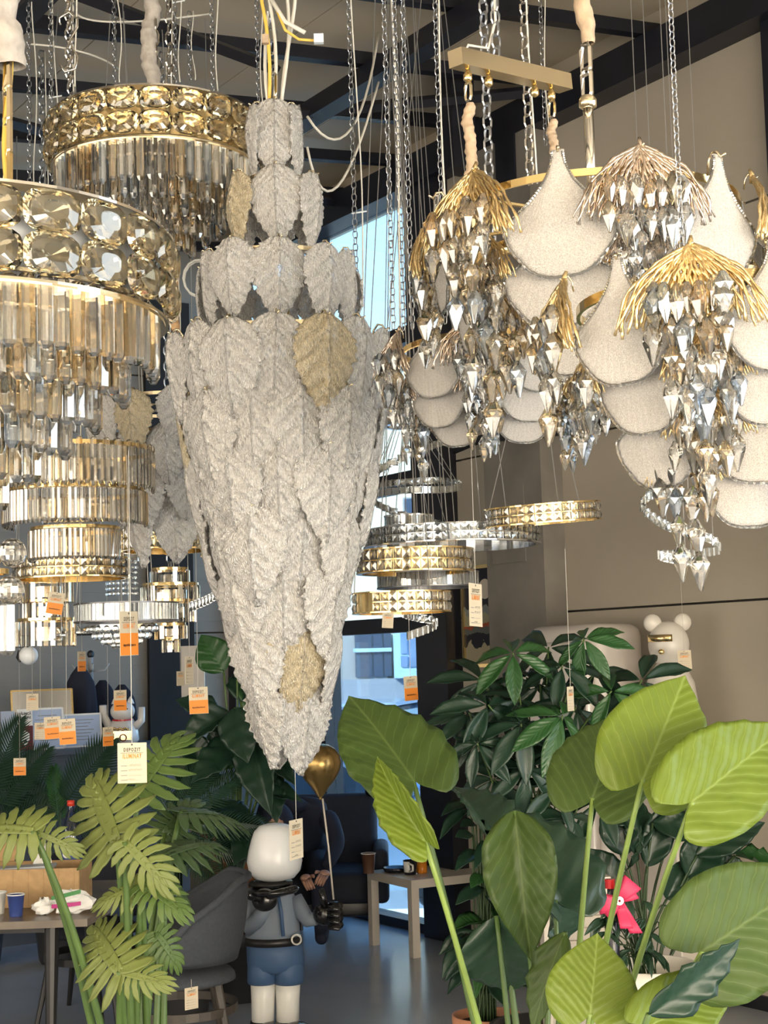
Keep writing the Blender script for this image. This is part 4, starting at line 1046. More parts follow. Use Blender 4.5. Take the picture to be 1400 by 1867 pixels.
leaf_mat('leaf_dark', (0.014, 0.042, 0.024), (0.022, 0.055, 0.03), 8, 0.6, 0.34, 0.10, spec=0.45, bump=0.05)
leaf_mat('leaf_green', (0.03, 0.105, 0.028), (0.05, 0.14, 0.04), 8, 0.6, 0.30, 0.2)
leaf_mat('philo_lime', (0.105, 0.142, 0.017), (0.40, 0.46, 0.16), 0.01, 0.5, 0.45, 0.3, bump=0.1)
leaf_mat('philo_mid', (0.045, 0.105, 0.014), (0.24, 0.34, 0.10), 0.01, 0.5, 0.42, 0.3, bump=0.1)
leaf_mat('philo_dark', (0.028, 0.062, 0.018), (0.09, 0.14, 0.05), 0.01, 0.5, 0.42, 0.2, bump=0.1)
mat('stem_lime', (0.20, 0.29, 0.06), 0.4, noise=0.15, nscale=12)
mat('stem_green', (0.07, 0.125, 0.028), 0.45, noise=0.15, nscale=12)
mat('stem_dark', (0.03, 0.06, 0.02), 0.5)
mat('bark', (0.10, 0.075, 0.05), 0.8, noise=0.3, nscale=20)
mat('soil', (0.03, 0.022, 0.015), 0.95, noise=0.4, nscale=40, bump=0.6, bscale=60)
mat('terracotta', (0.50, 0.23, 0.13), 0.6, noise=0.1, nscale=10)
mat('pot_white', (0.72, 0.68, 0.60), 0.35)
mat('pot_dark', (0.03, 0.03, 0.032), 0.5)
HEART = [(0.0, 0.0), (-0.10, 0.06), (-0.20, 0.20), (-0.13, 0.37), (0.06, 0.475), (0.28, 0.49), (0.50, 0.42), (0.70, 0.29), (0.87, 0.13), (0.96, 0.035), (1.0, 0.0)]
OVATE = [(0.0, 0.0), (0.03, 0.12), (0.12, 0.31), (0.30, 0.47), (0.50, 0.49), (0.70, 0.37), (0.88, 0.16), (1.0, 0.0)]
LANCE = [(0.0, 0.0), (0.10, 0.16), (0.30, 0.38), (0.52, 0.50), (0.75, 0.38), (0.92, 0.14), (1.0, 0.0)]
HEARTS = [outline_leaf('heart_leaf', HEART, 7, 0.06, 0.10, 0.03, 26), outline_leaf('heart_leaf', HEART, 7, 0.30, 0.26, 0.04, 30), outline_leaf('heart_leaf', HEART, 7, 0.75, 0.10, 0.06, 34)]
OVATES = [outline_leaf('broad_leaf', OVATE, 5, 0.10, 0.18, 0.05, 24, samples=24), outline_leaf('broad_leaf', OVATE, 5, 0.30, 0.32, 0.06, 30, samples=24)]
LANCES = [outline_leaf('narrow_leaf', LANCE, 3, 0.25, 0.22, 0.03, 14, samples=14), outline_leaf('narrow_leaf', LANCE, 3, 0.15, 0.40, 0.03, 12, samples=14)]

def split_leaf(seed, n=8, spread=1.0):
    """deeply cut philodendron leaf: fingers along a midrib"""
    r = random.Random(seed); b = MB(); b.uv = []
    def strip(pts, ws):
        base = len(b.v); k = len(pts)
        for i, p in enumerate(pts):
            d = (Vector(pts[min(i + 1, k - 1)]) - Vector(pts[max(0, i - 1)])); d.z = 0; d.normalize(); nn = Vector((-d.y, d.x, 0))
            for q, sgn in enumerate((-1, -0.5, 0, 0.5, 1)):
                v = Vector(p) + nn * ws[i] * sgn + Vector((0, 0, 0.14 * ws[i] * abs(sgn)))
                b.v.append(v); b.uv.append((i / k, sgn * 0.3))
        for i in range(k - 1):
            for q in range(4): b.f.append((base + i * 5 + q, base + i * 5 + q + 1, base + (i + 1) * 5 + q + 1, base + (i + 1) * 5 + q))
    bend = lambda x, y: -0.22 * y * y - 0.30 * x * x
    strip([(0, y / 9, bend(0, y / 9)) for y in range(10)], [0.028 + 0.045 * math.sin(PI * min(1, 0.18 + y / 9 * 0.82)) for y in range(9)] + [0.008])
    for sg in (-1, 1):
        for j in range(n):
            q = j / (n - 1); y0 = 0.02 + 0.80 * q
            ang = math.radians(128 - 100 * q) + r.uniform(-0.08, 0.08); L = (0.50 - 0.20 * abs(q - 0.35)) * r.uniform(0.9, 1.08) * (0.9 if j == 0 else 1) * spread
            pts, ws = [], []
            for k in range(9):
                a = k / 8; aa = ang - 0.35 * a
                x = sg * math.sin(aa) * L * a; y = y0 + math.cos(aa) * L * a
                pts.append((x, y, bend(x, y) - 0.18 * a * a * L + r.uniform(-0.006, 0.006)))
                ws.append((0.052 - 0.016 * q) * (min(1.0, 0.45 + 2.2 * a) * 1.15 - 0.25 * a + 0.30 * math.sin(PI * a) + 0.14 * math.sin(a * 17 + j)) * (1 if a < 0.8 else 1 - 0.85 * (a - 0.8) / 0.2))
            strip(pts, ws)
    me = b.mesh('split_leaf', 'philo_lime', smooth=True)
    bm = bmesh.new(); bm.from_mesh(me); bmesh.ops.recalc_face_normals(bm, faces=bm.faces); bmesh.ops.solidify(bm, geom=bm.faces[:], thickness=0.006); bm.to_mesh(me); bm.free()
    me.polygons.foreach_set('use_smooth', [True] * len(me.polygons))
    return me
SPLITS = [split_leaf(s) for s in (1, 2, 3)]
def palm_leaf(seed, n=26):
    r = random.Random(seed); b = MB(); b.uv = []
    bend = lambda y: -0.42 * y * y
    def tri(p0, p1, p2, w):
        base = len(b.v); d = (p2 - p0).normalized(); s = d.cross(Vector((0, 0, 1))); s = s.normalized() if s.length > 1e-4 else Vector((1, 0, 0))
        for p, ww in ((p0, w * 0.5), (p1, w), (p2, 0.001)):
            for q in (-1, 0, 1): b.v.append(p + s * ww * q + Vector((0, 0, ww * 0.5 * abs(q)))); b.uv.append((0.5, q * 0.2))
        for i in range(2):
            for q in range(2): b.f.append((base + i * 3 + q, base + i * 3 + q + 1, base + (i + 1) * 3 + q + 1, base + (i + 1) * 3 + q))
    for sg in (-1, 1):
        for j in range(n):
            q = (j + 0.5) / n; y0 = 0.12 + 0.86 * q; L = 0.36 * math.sin(PI * (0.18 + 0.78 * q)) ** 0.7 * r.uniform(0.9, 1.1); a = math.radians(72 - 42 * q)
            p0 = Vector((0, y0, bend(y0))); p2 = p0 + Vector((sg * math.sin(a) * L, math.cos(a) * L, -0.35 * L)); p1 = (p0 + p2) / 2 + Vector((0, 0, 0.10 * L))
            tri(p0, p1, p2, 0.016)
    base = len(b.v); b.tube([(0, y / 10, bend(y / 10)) for y in range(11)], [0.012 * (1 - 0.07 * y) for y in range(11)], 5); b.uv += [(0, 0)] * (len(b.v) - base)
    return b.mesh('palm_frond', 'leaf_dark', smooth=False)
PALMS = [palm_leaf(s) for s in (4, 5)]
def palmate(seed, n=6):
    """hand-shaped leaf of long leaflets around one point"""
    r = random.Random(seed); b = MB(); b.uv = []; src = LANCES[seed % 2]
    vs = [v.co.copy() for v in src.vertices]; fs = [tuple(p.vertices) for p in src.polygons]; uvl = {}
    for p in src.polygons:
        for li in p.loop_indices: uvl[src.loops[li].vertex_index] = tuple(src.uv_layers[0].data[li].uv)
    for i in range(n):
        a = 2 * PI * i / n + r.uniform(-0.15, 0.15); L = r.uniform(0.82, 1.08); dr = r.uniform(0.25, 0.6)
        R_ = Matrix.Rotation(a, 3, 'Z') @ Matrix.Rotation(-dr, 3, 'X'); base = len(b.v)
        for k, v in enumerate(vs): b.v.append(R_ @ Vector((v.x * 0.34 * L, 0.05 + v.y * L, v.z * L * 0.6))); b.uv.append(uvl.get(k, (0, 0)))
        b.f += [tuple(x + base for x in f) for f in fs]
    return b.mesh('palmate_leaf', 'leaf_dark', smooth=True)
PALMATES = [palmate(s, k) for s, k in ((0, 6), (1, 7), (2, 5))]

def leaf_mx(t, base, tip, face, width):
    """matrix placing a unit leaf: base and tip in the world, upper face towards `face`, full width in metres"""
    base, tip = Vector(base), Vector(tip); y = tip - base; L = y.length; y.normalize()
    z = Vector(face); z = z - y * z.dot(y); z.normalize(); x = y.cross(z)
    mm = Matrix.Identity(4); o = base - origin(t)
    for i in range(3): mm[i][0] = x[i] * width; mm[i][1] = y[i] * L; mm[i][2] = z[i] * L; mm[i][3] = o[i]
    return mm
CAMP = Vector((0, 0, CAMZ))
def arc(p0, p1, lift, n=10):
    p0, p1 = Vector(p0), Vector(p1); return [p0.lerp(p1, i / n) + Vector(lift) * math.sin(PI * i / n) for i in range(n + 1)]

# --- big elephant-ear plant in the right foreground
al = thing('elephant_ear_plant', 'large elephant ear plant with broad heart-shaped yellow green leaves in the right foreground', 'plant', Vector((P(985, 1900, 3.2).x, 3.2, 0.0)))
ROOT = Vector((al.location.x, al.location.y, 0.0))
# pot (below the frame)
MB().lathe([(0.13, 0.0), (0.15, 0.02), (0.19, 0.34), (0.2, 0.36), (0.18, 0.36), (0.175, 0.33), (0.0, 0.33)], 28, ROOT).build('pot', 'pot_white', al, smooth=True)
# leaf: base px, tip px, depths, width px, material, mesh, face offset
EL = [((752, 1420, 3.25), (636, 1250, 3.45), 205, 'leaf_olive', 0, (0.25, -1, 0.55)),
      ((772, 1528, 3.0), (662, 1372, 3.1), 82, 'leaf_lime', 1, (-0.5, -0.9, 0.2)),
      ((1080, 1455, 3.1), (1138, 1285, 3.25), 190, 'leaf_mid', 0, (-0.25, -1, 0.2)),
      ((1172, 1420, 2.95), (1256, 1222, 3.05), 215, 'leaf_lime', 0, (0.0, -1, 0.15)),
      ((1262, 1462, 2.8), (1452, 1310, 2.95), 200, 'leaf_lime', 0, (0.0, -1, 0.25)),
      ((1280, 1735, 2.7), (1500, 1590, 2.8), 235, 'leaf_mid', 0, (0.1, -1, 0.2)),
      ((1076, 1848, 2.75), (1092, 1698, 2.8), 172, 'leaf_lime', 0, (0.05, -1, 0.1)),
      ((1190, 1868, 2.7), (1352, 1775, 2.8), 135, 'leaf_lime', 0, (0.0, -1, 0.35)),
      ((1182, 1850, 2.58), (1368, 1728, 2.6), 84, 'leaf_dark', 3, (0.15, -1, -0.3)),
      ((892, 1512, 3.35), (830, 1402, 3.5), 120, 'leaf_deep', 1, (0.5, -0.6, 0.8)),
      ((1012, 1640, 3.3), (878, 1420, 3.45), 215, 'leaf_deep', 1, (0.55, -0.6, 0.7)),
      ((938, 1478, 3.1), (964, 1738, 3.0), 132, 'leaf_olive', 4, (-0.1, -1, 0.05)),
      ((905, 1670, 3.2), (930, 1835, 3.25), 150, 'leaf_deep', 4, (-0.2, -0.8, 0.6)),
      ((1030, 1700, 3.0), (958, 1872, 2.95), 74, 'leaf_olive', 3, (-0.6, -0.9, 0.2)),
      ((1010, 1620, 3.4), (1036, 1755, 3.45), 110, 'leaf_deep', 4, (0.2, -0.6, 0.8))]
HEARTS += [OVATES[0], OVATES[1]]
for (b0, t0, w, mm, k, fc) in EL:
    B, T = P(*b0), P(*t0)
    obj('heart_leaf', HEARTS[k], al, mx=leaf_mx(al, B, T, fc, M(w, b0[2])), m=mm)
    st = ROOT + Vector((random.uniform(-0.04, 0.04), random.uniform(-0.04, 0.04), 0.33))
    mid = st.lerp(B, 0.55) + Vector(((B.x - st.x) * -0.10, 0, 0.05))
    pts = []
    for i in range(15):
        q = i / 14; pts.append(st * (1 - q) ** 2 + mid * 2 * q * (1 - q) + B * q * q)
    MB().tube(pts, [0.0085 - 0.0035 * i / 14 + (0.0012 if i in (8,) else 0) for i in range(15)], 8).build('stalk', 'stem_lime' if mm in ('leaf_lime', 'leaf_mid') else 'stem_green', al, smooth=True)

# --- split-leaf philodendron in the left foreground
ph = thing('split_leaf_philodendron', 'yellow green split-leaf philodendron standing in the left foreground beside the chair', 'plant', Vector((P(250, 1867, 4.0).x, 4.0, 0)))
PR = Vector(ph.location)
MB().lathe([(0.12, 0.0), (0.14, 0.02), (0.17, 0.28), (0.18, 0.30), (0.16, 0.30), (0.155, 0.27), (0.0, 0.27)], 24, PR).build('pot', 'pot_dark', ph, smooth=True)
PH = [((212, 1535, 3.8), (150, 1400, 3.95), 1.0, 'philo_lime', 0, (-0.2, -1, 0.3), 190), ((228, 1535, 3.75), (302, 1612, 3.7), 1.0, 'philo_lime', 1, (-0.1, -1, 0.4), 110), ((252, 1440, 4.1), (320, 1325, 4.2), 1, 'philo_mid', 1, (-0.3, -1, 0.4), 170),
      ((60, 1515, 3.7), (-70, 1500, 3.8), 1, 'philo_lime', 2, (0, -1, 0.6), 130), ((64, 1517, 3.75), (142, 1548, 3.75), 1, 'philo_lime', 0, (0, -1, 0.4), 75), ((258, 1615, 3.8), (172, 1640, 3.8), 1, 'philo_lime', 2, (-0.1, -0.8, 0.7), 80),
      ((260, 1612, 3.8), (335, 1655, 3.75), 1, 'philo_mid', 0, (0.1, -0.8, 0.7), 100), ((218, 1772, 3.7), (150, 1672, 3.85), 1, 'philo_lime', 1, (-0.2, -1, 0.4), 170), ((218, 1772, 3.7), (296, 1788, 3.65), 1, 'philo_lime', 0, (0, -1, 0.5), 85),
      ((300, 1560, 4.2), (410, 1510, 4.4), 1, 'philo_dark', 0, (0.1, -0.8, 0.8), 110), ((300, 1600, 4.2), (365, 1640, 4.3), 1, 'philo_dark', 1, (0.1, -0.8, 0.8), 90), ((285, 1700, 4.0), (330, 1760, 4.0), 1, 'philo_mid', 2, (0.3, -0.8, 0.5), 80),
      ((300, 1520, 4.4), (360, 1450, 4.5), 1, 'philo_dark', 2, (0, -0.9, 0.5), 120), ((330, 1480, 4.4), (450, 1470, 4.6), 1, 'philo_dark', 0, (0, -0.6, 0.9), 110)]
for (b0, t0, s_, mm, k, fc, w) in PH:
    B, T = P(*b0), P(*t0)
    obj('split_leaf', SPLITS[k], ph, mx=leaf_mx(ph, B, T, fc, M(w, b0[2]) * 1.05), m=mm)
    st = PR + Vector((random.uniform(-0.06, 0.06), random.uniform(-0.05, 0.05), 0.27)); q_ = st.lerp(B, 0.6) + Vector(((B.x - st.x) * -0.3, 0, 0.06))
    MB().tube([st * (1 - q) ** 2 + q_ * 2 * q * (1 - q) + B * q * q for q in [i / 12 for i in range(13)]], [0.013 - 0.006 * i / 12 for i in range(13)], 7).build('stalk', 'stem_green', ph, smooth=True)

# --- money tree with hand-shaped leaves, right of the window
mt = thing('money_tree', 'dark green money tree with hand-shaped leaves in front of the white fridge', 'plant', Vector((P(985, 1700, 6.0).x, 6.0, 0)))
MR = Vector(mt.location)
MB().lathe([(0.14, 0.0), (0.16, 0.02), (0.2, 0.34), (0.21, 0.36), (0.19, 0.36), (0.185, 0.33), (0.0, 0.33)], 24, MR).build('pot', 'pot_dark', mt, smooth=True)
MB().tube([MR + Vector((0.0, 0, 0.3)), MR + Vector((0.02, 0, 0.7)), MR + Vector((-0.01, 0, 1.1))], [0.035, 0.028, 0.022], 8).build('trunk', 'bark', mt, smooth=True)
r2 = random.Random(11)
PM = [(935, 1190, 5.9), (1065, 1165, 5.9), (890, 1285, 5.8), (870, 1355, 5.7), (950, 1320, 5.7), (945, 1275, 5.95), (1025, 1215, 5.9), (1025, 1305, 5.7), (1115, 1260, 5.8), (1170, 1240, 5.9), (960, 1400, 5.7), (1010, 1440, 5.7),
      (1050, 1290, 5.9), (900, 1420, 5.8), (1000, 1370, 5.8), (1060, 1400, 5.75), (855, 1300, 5.9), (1085, 1225, 6.1), (985, 1250, 6.1), (1040, 1490, 5.7), (960, 1480, 5.75), (920, 1360, 6.0), (1080, 1340, 6.0), (1000, 1180, 6.2), (880, 1240, 6.1),
      (1010, 1335, 6.15), (960, 1235, 6.2), (1090, 1460, 6.0), (930, 1460, 6.1)]
for i, (px, py, D) in enumerate(PM):
    B = P(px, py, D); top = MR + Vector((r2.uniform(-0.05, 0.05), r2.uniform(-0.1, 0.1), r2.uniform(0.8, 1.15)))
    up_ = Vector((r2.uniform(-0.5, 0.5), -0.75 + r2.uniform(-0.3, 0.3), 0.75)).normalized(); L = M(r2.uniform(84, 108), D)
    x = up_.orthogonal().normalized(); a = r2.uniform(0, 6.28); x = (Matrix.Rotation(a, 3, up_) @ x); y = up_.cross(x)
    obj('palmate_leaf', PALMATES[i % 3], mt, mx=frame_mx(B - MR, x, y, up_, L), m='leaf_green' if i in (0, 7, 8, 1) else 'leaf_dark')
    MB().tube(arc(top, B, (0, 0, 0.05)), 0.0035, 5).build('stalk', 'stem_green', mt, smooth=True)

# --- generic bushes of broad or narrow leaves
def bush(name, label, root, leaves, mesh, m, stem, pot=None, sr=0.006, z0=0.3, cat='plant'):
    t = thing(name, label, cat, (root[0], root[1], 0)); R0 = Vector((root[0], root[1], 0))
    if pot:
        r_, h_, pm = pot
        MB().lathe([(r_ * 0.72, 0.0), (r_ * 0.78, 0.015), (r_ * 0.95, h_ * 0.82), (r_ * 1.04, h_ * 0.83), (r_ * 1.06, h_), (r_ * 0.97, h_), (r_ * 0.9, h_ * 0.9)], 28, R0, cap=False).build('pot', pm, t, smooth=True)
        MB().lathe([(0.0, h_ * 0.88), (r_ * 0.92, h_ * 0.9)], 24, R0, cap=False).build('soil', 'soil', t)
    for i, (b0, t0, w, fc, mm) in enumerate(leaves):
        B, T = P(*b0), P(*t0); me = mesh[i % len(mesh)]
        obj('leaf', me, t, mx=leaf_mx(t, B, T, fc, M(w, b0[2])), m=mm or m)
        st = R0 + Vector((random.uniform(-0.04, 0.04), random.uniform(-0.04, 0.04), z0))
        MB().tube(arc(st, B, ((B.x - st.x) * -0.12, 0, 0.04)), sr, 6).build('stalk', stem, t, smooth=True)
    return t
# dark broad-leaved plant left of the statue
D5 = 8.2
BL = [((408, 1225, D5), (375, 1172, D5), 46, (0, -1, 0.1), 'leaf_green'), ((432, 1222, D5), (450, 1172, D5), 34, (-0.5, -1, 0.1), 'leaf_green'), ((428, 1290, D5 - .1), (442, 1360, D5 - .3), 50, (-0.1, -1, 0.2), 'leaf_dark'), ((462, 1355, D5 - .1), (475, 1440, D5 - .35), 48, (-0.2, -1, 0.2), 'leaf_dark'),
      ((440, 1350, D5), (372, 1395, D5 - .3), 44, (0, -0.8, 0.6), 'leaf_dark'), ((420, 1300, D5), (350, 1330, D5 - .2), 40, (0, -0.8, 0.7), 'leaf_dark'), ((450, 1300, D5), (480, 1240, D5 + .1), 44, (0.2, -1, 0.3), 'leaf_green'), ((440, 1280, D5), (455, 1225, D5 + .1), 44, (-0.3, -1, 0.2), 'leaf_dark'),
      ((400, 1300, D5), (340, 1275, D5), 34, (0, -0.8, 0.7), 'leaf_dark'), ((480, 1370, D5), (520, 1400, D5 - .2), 34, (0, -0.8, 0.7), 'leaf_dark'), ((430, 1400, D5), (400, 1350, D5), 40, (0, -0.9, 0.5), 'leaf_green'), ((410, 1420, D5), (340, 1430, D5 - .2), 44, (0, -0.7, 0.8), 'leaf_dark'),
      ((490, 1400, D5), (500, 1470, D5 - .2), 34, (0, -0.9, 0.5), 'leaf_dark'), ((470, 1450, D5), (520, 1440, D5 - .2), 34, (0, -0.7, 0.8), 'leaf_dark'), ((440, 1460, D5), (395, 1500, D5 - .3), 46, (0, -0.7, 0.7), 'leaf_dark'), ((370, 1400, D5 + .1), (345, 1345, D5 + .1), 40, (0, -0.9, 0.4), 'leaf_dark'), ((470, 1320, D5 + .1), (505, 1300, D5 + .1), 36, (0, -0.9, 0.4), 'leaf_green'),
      ((420, 1480, D5), (430, 1560, D5 - .3), 44, (0.1, -0.9, 0.4), 'leaf_dark'), ((470, 1490, D5), (440, 1545, D5 - .3), 40, (0.1, -0.9, 0.4), 'leaf_dark'), ((360, 1470, D5), (310, 1500, D5 - .3), 44, (0.1, -0.7, 0.7), 'leaf_dark'), ((380, 1440, D5), (330, 1400, D5 - .1), 44, (0.1, -0.8, 0.5), 'leaf_dark'), ((350, 1520, D5), (320, 1570, D5 - .3), 44, (0.1, -0.8, 0.5), 'leaf_dark'), ((395, 1380, D5), (420, 1330, D5), 44, (0.1, -1, 0.3), 'leaf_dark')]
BL = [(b_, (b_[0] + 1.3 * (t_[0] - b_[0]), b_[1] + 1.3 * (t_[1] - b_[1]), t_[2]), w_ * 1.5, f_, m_) for (b_, t_, w_, f_, m_) in BL]
bush('broad_leaf_plant', 'dark glossy broad-leaved plant behind the statue and left of the leaf chandelier tip', (P(425, 1600, D5).x, D5 + 0.1), BL, OVATES, 'leaf_dark', 'stem_green', (0.2, 0.36, 'pot_dark'))
# terracotta pot plant
D6 = 6.3; TL = []
r3 = random.Random(21)
for i in range(46):
    py = r3.uniform(1440, 1790); px = 880 + r3.uniform(-14, 24); a = r3.uniform(-1.35, 1.35); L = r3.uniform(62, 98) * (0.8 if py < 1520 else 1)
    if abs(a) < 0.25: a += 0.5
    tx = px + L * math.sin(a); ty = py - L * (0.15 + 0.2 * r3.random()) if r3.random() < 0.45 else py + L * 0.55 * r3.random()
    TL.append(((px + 12 * math.sin(a), py, D6 - 0.05), (tx, ty + 18, D6 - 0.05 - 0.22 * r3.random()), r3.uniform(26, 36), (0.2 * math.sin(a), -0.7, 0.8), 'leaf_dark' if r3.random() < 0.7 else 'leaf_green'))
tp = bush('potted_dracaena', 'dark leafy plant in a terracotta pot right of the white side table', (P(886, 1840, D6).x, D6), TL, LANCES, 'leaf_dark', 'stem_dark', (0.13, 0.335, 'terracotta'), 0.004, 0.3)
MB().tube([Vector(tp.location) + Vector((0, 0, 0.2)), P(886, 1460, D6)], [0.016, 0.010], 7).build('trunk', 'bark', tp, smooth=True)
# dark plant behind on the right
D7 = 6.6
RL = [((1140, 1560, D7), (1120, 1470, D7), 55, (0, -1, 0.2), None), ((1160, 1560, D7), (1150, 1450, D7 + .1), 45, (0.2, -1, 0.2), None), ((1190, 1500, D7), (1290, 1510, D7 - .1), 44, (0, -0.9, 0.5), None), ((1255, 1600, D7), (1300, 1530, D7), 60, (0, -1, 0.3), None), ((1270, 1560, D7), (1370, 1505, D7), 44, (0, -0.9, 0.5), None),
      ((1215, 1640, D7), (1250, 1580, D7), 40, (0.2, -1, 0.3), None), ((1130, 1620, D7), (1080, 1560, D7), 50, (0, -0.9, 0.4), None), ((1340, 1560, D7), (1420, 1575, D7 - .2), 22, (0, -0.7, 0.8), 'leaf_green'), ((1180, 1580, D7), (1215, 1480, D7), 44, (0, -1, 0.3), None), ((1350, 1600, D7), (1320, 1565, D7), 30, (0, -0.9, 0.4), None), ((1140, 1590, D7 - .1), (1175, 1530, D7 - .2), 24, (0.7, -0.6, 0.7), 'leaf_deep'),
      ((1100, 1480, D7), (1160, 1500, D7), 36, (0.3, -0.8, 0.6), None), ((1230, 1500, D7 + .1), (1280, 1440, D7 + .1), 30, (0, -0.9, 0.4), None)]
RL = [(b_, (b_[0] + 1.25 * (t_[0] - b_[0]), b_[1] + 1.25 * (t_[1] - b_[1]), t_[2]), w_ * 1.35, f_, m_) for (b_, t_, w_, f_, m_) in RL]
bush('rubber_plant', 'very dark broad-leaved plant against the panelled wall behind the red bow', (P(1180, 1790, D7).x, D7), RL, OVATES, 'leaf_dark', 'stem_dark', (0.17, 0.3, 'pot_dark'))
# small trailing plant with bluish leaves in the tall white planter
D8 = 5.0; SL = []
for i in range(40):
    px = r3.uniform(1095, 1215); py = r3.uniform(1640, 1760); a = r3.uniform(-1.2, 1.2); L = r3.uniform(26, 44)
    SL.append(((px, py, D8 - 0.1), (px + L * math.sin(a), py + L * 0.8 * math.cos(a), D8 - 0.1 - 0.1 * r3.random()), r3.uniform(11, 17), (0.3, -0.6, 0.8), 'leaf_deep'))
bush('trailing_plant', 'small plant with narrow bluish leaves in the white planter under the red bow', (P(1175, 1800, D8).x, D8), SL, LANCES, 'leaf_deep', 'stem_dark', None, 0.002, 0.72)
pt = MB(); pc = Vector((P(1185, 1800, D8).x, D8, 0)); pt.lathe([(0.095, 0.0), (0.11, 0.01), (0.150, 0.69), (0.160, 0.70), (0.160, 0.77), (0.147, 0.77), (0.137, 0.69), (0.0, 0.69)], 36, pc, cap=False)
tag(pt.build('planter', 'pot_white', smooth=True), 'tall round white planter behind the elephant ear leaves', 'planter')
# palms along the counter at the left
def palm(label, root, fr):
    t = thing('parlour_palm', label, 'plant', (root[0], root[1], 0)); R0 = Vector((root[0], root[1], 0))
    MB().lathe([(0.12, 0.0), (0.13, 0.02), (0.16, 0.28), (0.165, 0.3), (0.15, 0.3), (0.145, 0.27), (0.0, 0.27)], 24, R0).build('pot', 'pot_dark', t, smooth=True)
    for i, (b0, t0, w, fc, mm) in enumerate(fr):
        B, T = P(*b0), P(*t0); obj('palm_frond', PALMS[i % 2], t, mx=leaf_mx(t, B, T, fc, M(w, b0[2]) * 1.2), m=mm)
        MB().tube(arc(R0 + Vector((0, 0, 0.27)), B, (0, 0, 0.05)), 0.006, 5).build('stalk', 'stem_dark', t, smooth=True)
D9 = 9.45
palm('feathery dark palm in front of the counter below the framed papers', (P(110, 1600, D9).x, D9), [((110, 1480, D9), (190, 1345, D9), 130, (0, -1, 0.3), 'leaf_dark'), ((100, 1500, D9), (0, 1390, D9), 120, (0, -1, 0.3), 'leaf_dark'), ((120, 1500, D9), (250, 1420, D9), 110, (0, -0.9, 0.5), 'leaf_dark'), ((90, 1520, D9), (-40, 1440, D9), 110, (0, -0.8, 0.6), 'leaf_dark'), ((110, 1510, D9), (90, 1400, D9), 70, (0, -1, 0.2), 'leaf_green'), ((110, 1520, D9), (210, 1490, D9), 90, (0, -0.8, 0.6), 'leaf_dark')])
D10 = 7.95
palm('feathery green palm between the large price tag and the broad-leaved plant', (P(330, 1640, D10).x, D10), [((320, 1480, D10), (380, 1380, D10), 90, (0, -1, 0.3), 'leaf_dark'), ((330, 1500, D10), (490, 1475, D10), 100, (0, -0.8, 0.7), 'leaf_dark'), ((330, 1520, D10), (450, 1535, D10), 100, (0, -0.7, 0.7), 'leaf_dark'), ((320, 1500, D10), (260, 1400, D10), 90, (0, -1, 0.3), 'leaf_dark'), ((330, 1490, D10), (430, 1400, D10), 90, (0, -0.9, 0.4), 'leaf_dark'), ((330, 1560, D10), (430, 1600, D10 - .2), 90, (0, -0.7, 0.7), 'leaf_dark')])
palm('dark palm cut off by the left edge beside the counter', (P(-40, 1600, 9.4).x, 9.4), [((-10, 1480, 9.4), (70, 1360, 9.4), 110, (0, -1, 0.3), 'leaf_dark'), ((-10, 1500, 9.4), (100, 1440, 9.4), 100, (0, -0.9, 0.5), 'leaf_dark'), ((-20, 1460, 9.4), (20, 1310, 9.4), 110, (0, -1, 0.3), 'leaf_dark')])
# ------------------------------------------------------------------ furniture and small things
mat('table_wood', (0.16, 0.13, 0.10), 0.35, noise=0.15, nscale=10)
mat('black_wood', (0.012, 0.011, 0.011), 0.4)
mat('dark_wood', (0.055, 0.045, 0.036), 0.45, noise=0.2, nscale=20)
mat('cardboard', (0.42, 0.27, 0.13), 0.85, noise=0.12, nscale=30)
mat('paper_white', (0.78, 0.77, 0.74), 0.7)
mat('paper_cream', (0.60, 0.52, 0.385), 0.7)
mat('orange_print', (0.80, 0.26, 0.035), 0.6)
mat('ink_black', (0.012, 0.010, 0.010), 0.6)
mat('ink_grey', (0.25, 0.24, 0.23), 0.6)
mat('cup_blue', (0.035, 0.06, 0.22), 0.4)
mat('grey_fabric', (0.045, 0.052, 0.064), 0.85, noise=0.12, nscale=60, bump=0.2, bscale=200)
mat('navy_fabric', (0.008, 0.011, 0.022), 0.8, noise=0.15, nscale=30)
mat('brown_leather', (0.22, 0.08, 0.03), 0.45)
mat('table_white', (0.62, 0.57, 0.50), 0.35)
mat('statue_white', (0.78, 0.79, 0.80), 0.30, coat=0.2)
mat('statue_leg', (0.82, 0.80, 0.74), 0.30)
mat('statue_shirt', (0.21, 0.25, 0.31), 0.6)
mat('statue_blue', (0.055, 0.11, 0.22), 0.55)
mat('gloss_black', (0.010, 0.010, 0.011), 0.22, coat=0.3)
mat('balloon_gold', (0.34, 0.23, 0.085), 0.26, metal=0.85)
mat('fridge_white', (0.62, 0.57, 0.53), 0.25, coat=0.3)
mat('bear_white', (0.70, 0.66, 0.60), 0.35)
mat('louvre', (0.60, 0.54, 0.46), 0.5)
mat('bow_pink', (0.62, 0.035, 0.11), 0.55)
mat('red_gloss', (0.45, 0.01, 0.015), 0.25)
mat('counter_grey', (0.085, 0.10, 0.125), 0.55, noise=0.06)
mat('mug_black', (0.012, 0.012, 0.02), 0.2)
mat('orange_glass', (0.75, 0.25, 0.02), 0.25)
mat('cup_brown', (0.10, 0.045, 0.025), 0.5)
mat('skin', (0.48, 0.27, 0.19), 0.5)
mat('person_clothes', (0.010, 0.014, 0.032), 0.85)
mat('person_hair', (0.02, 0.014, 0.010), 0.6)
thin_glass('bottle_blue', (0.42, 0.60, 0.85), 0.06)
mat('label_blue', (0.05, 0.10, 0.30), 0.4)
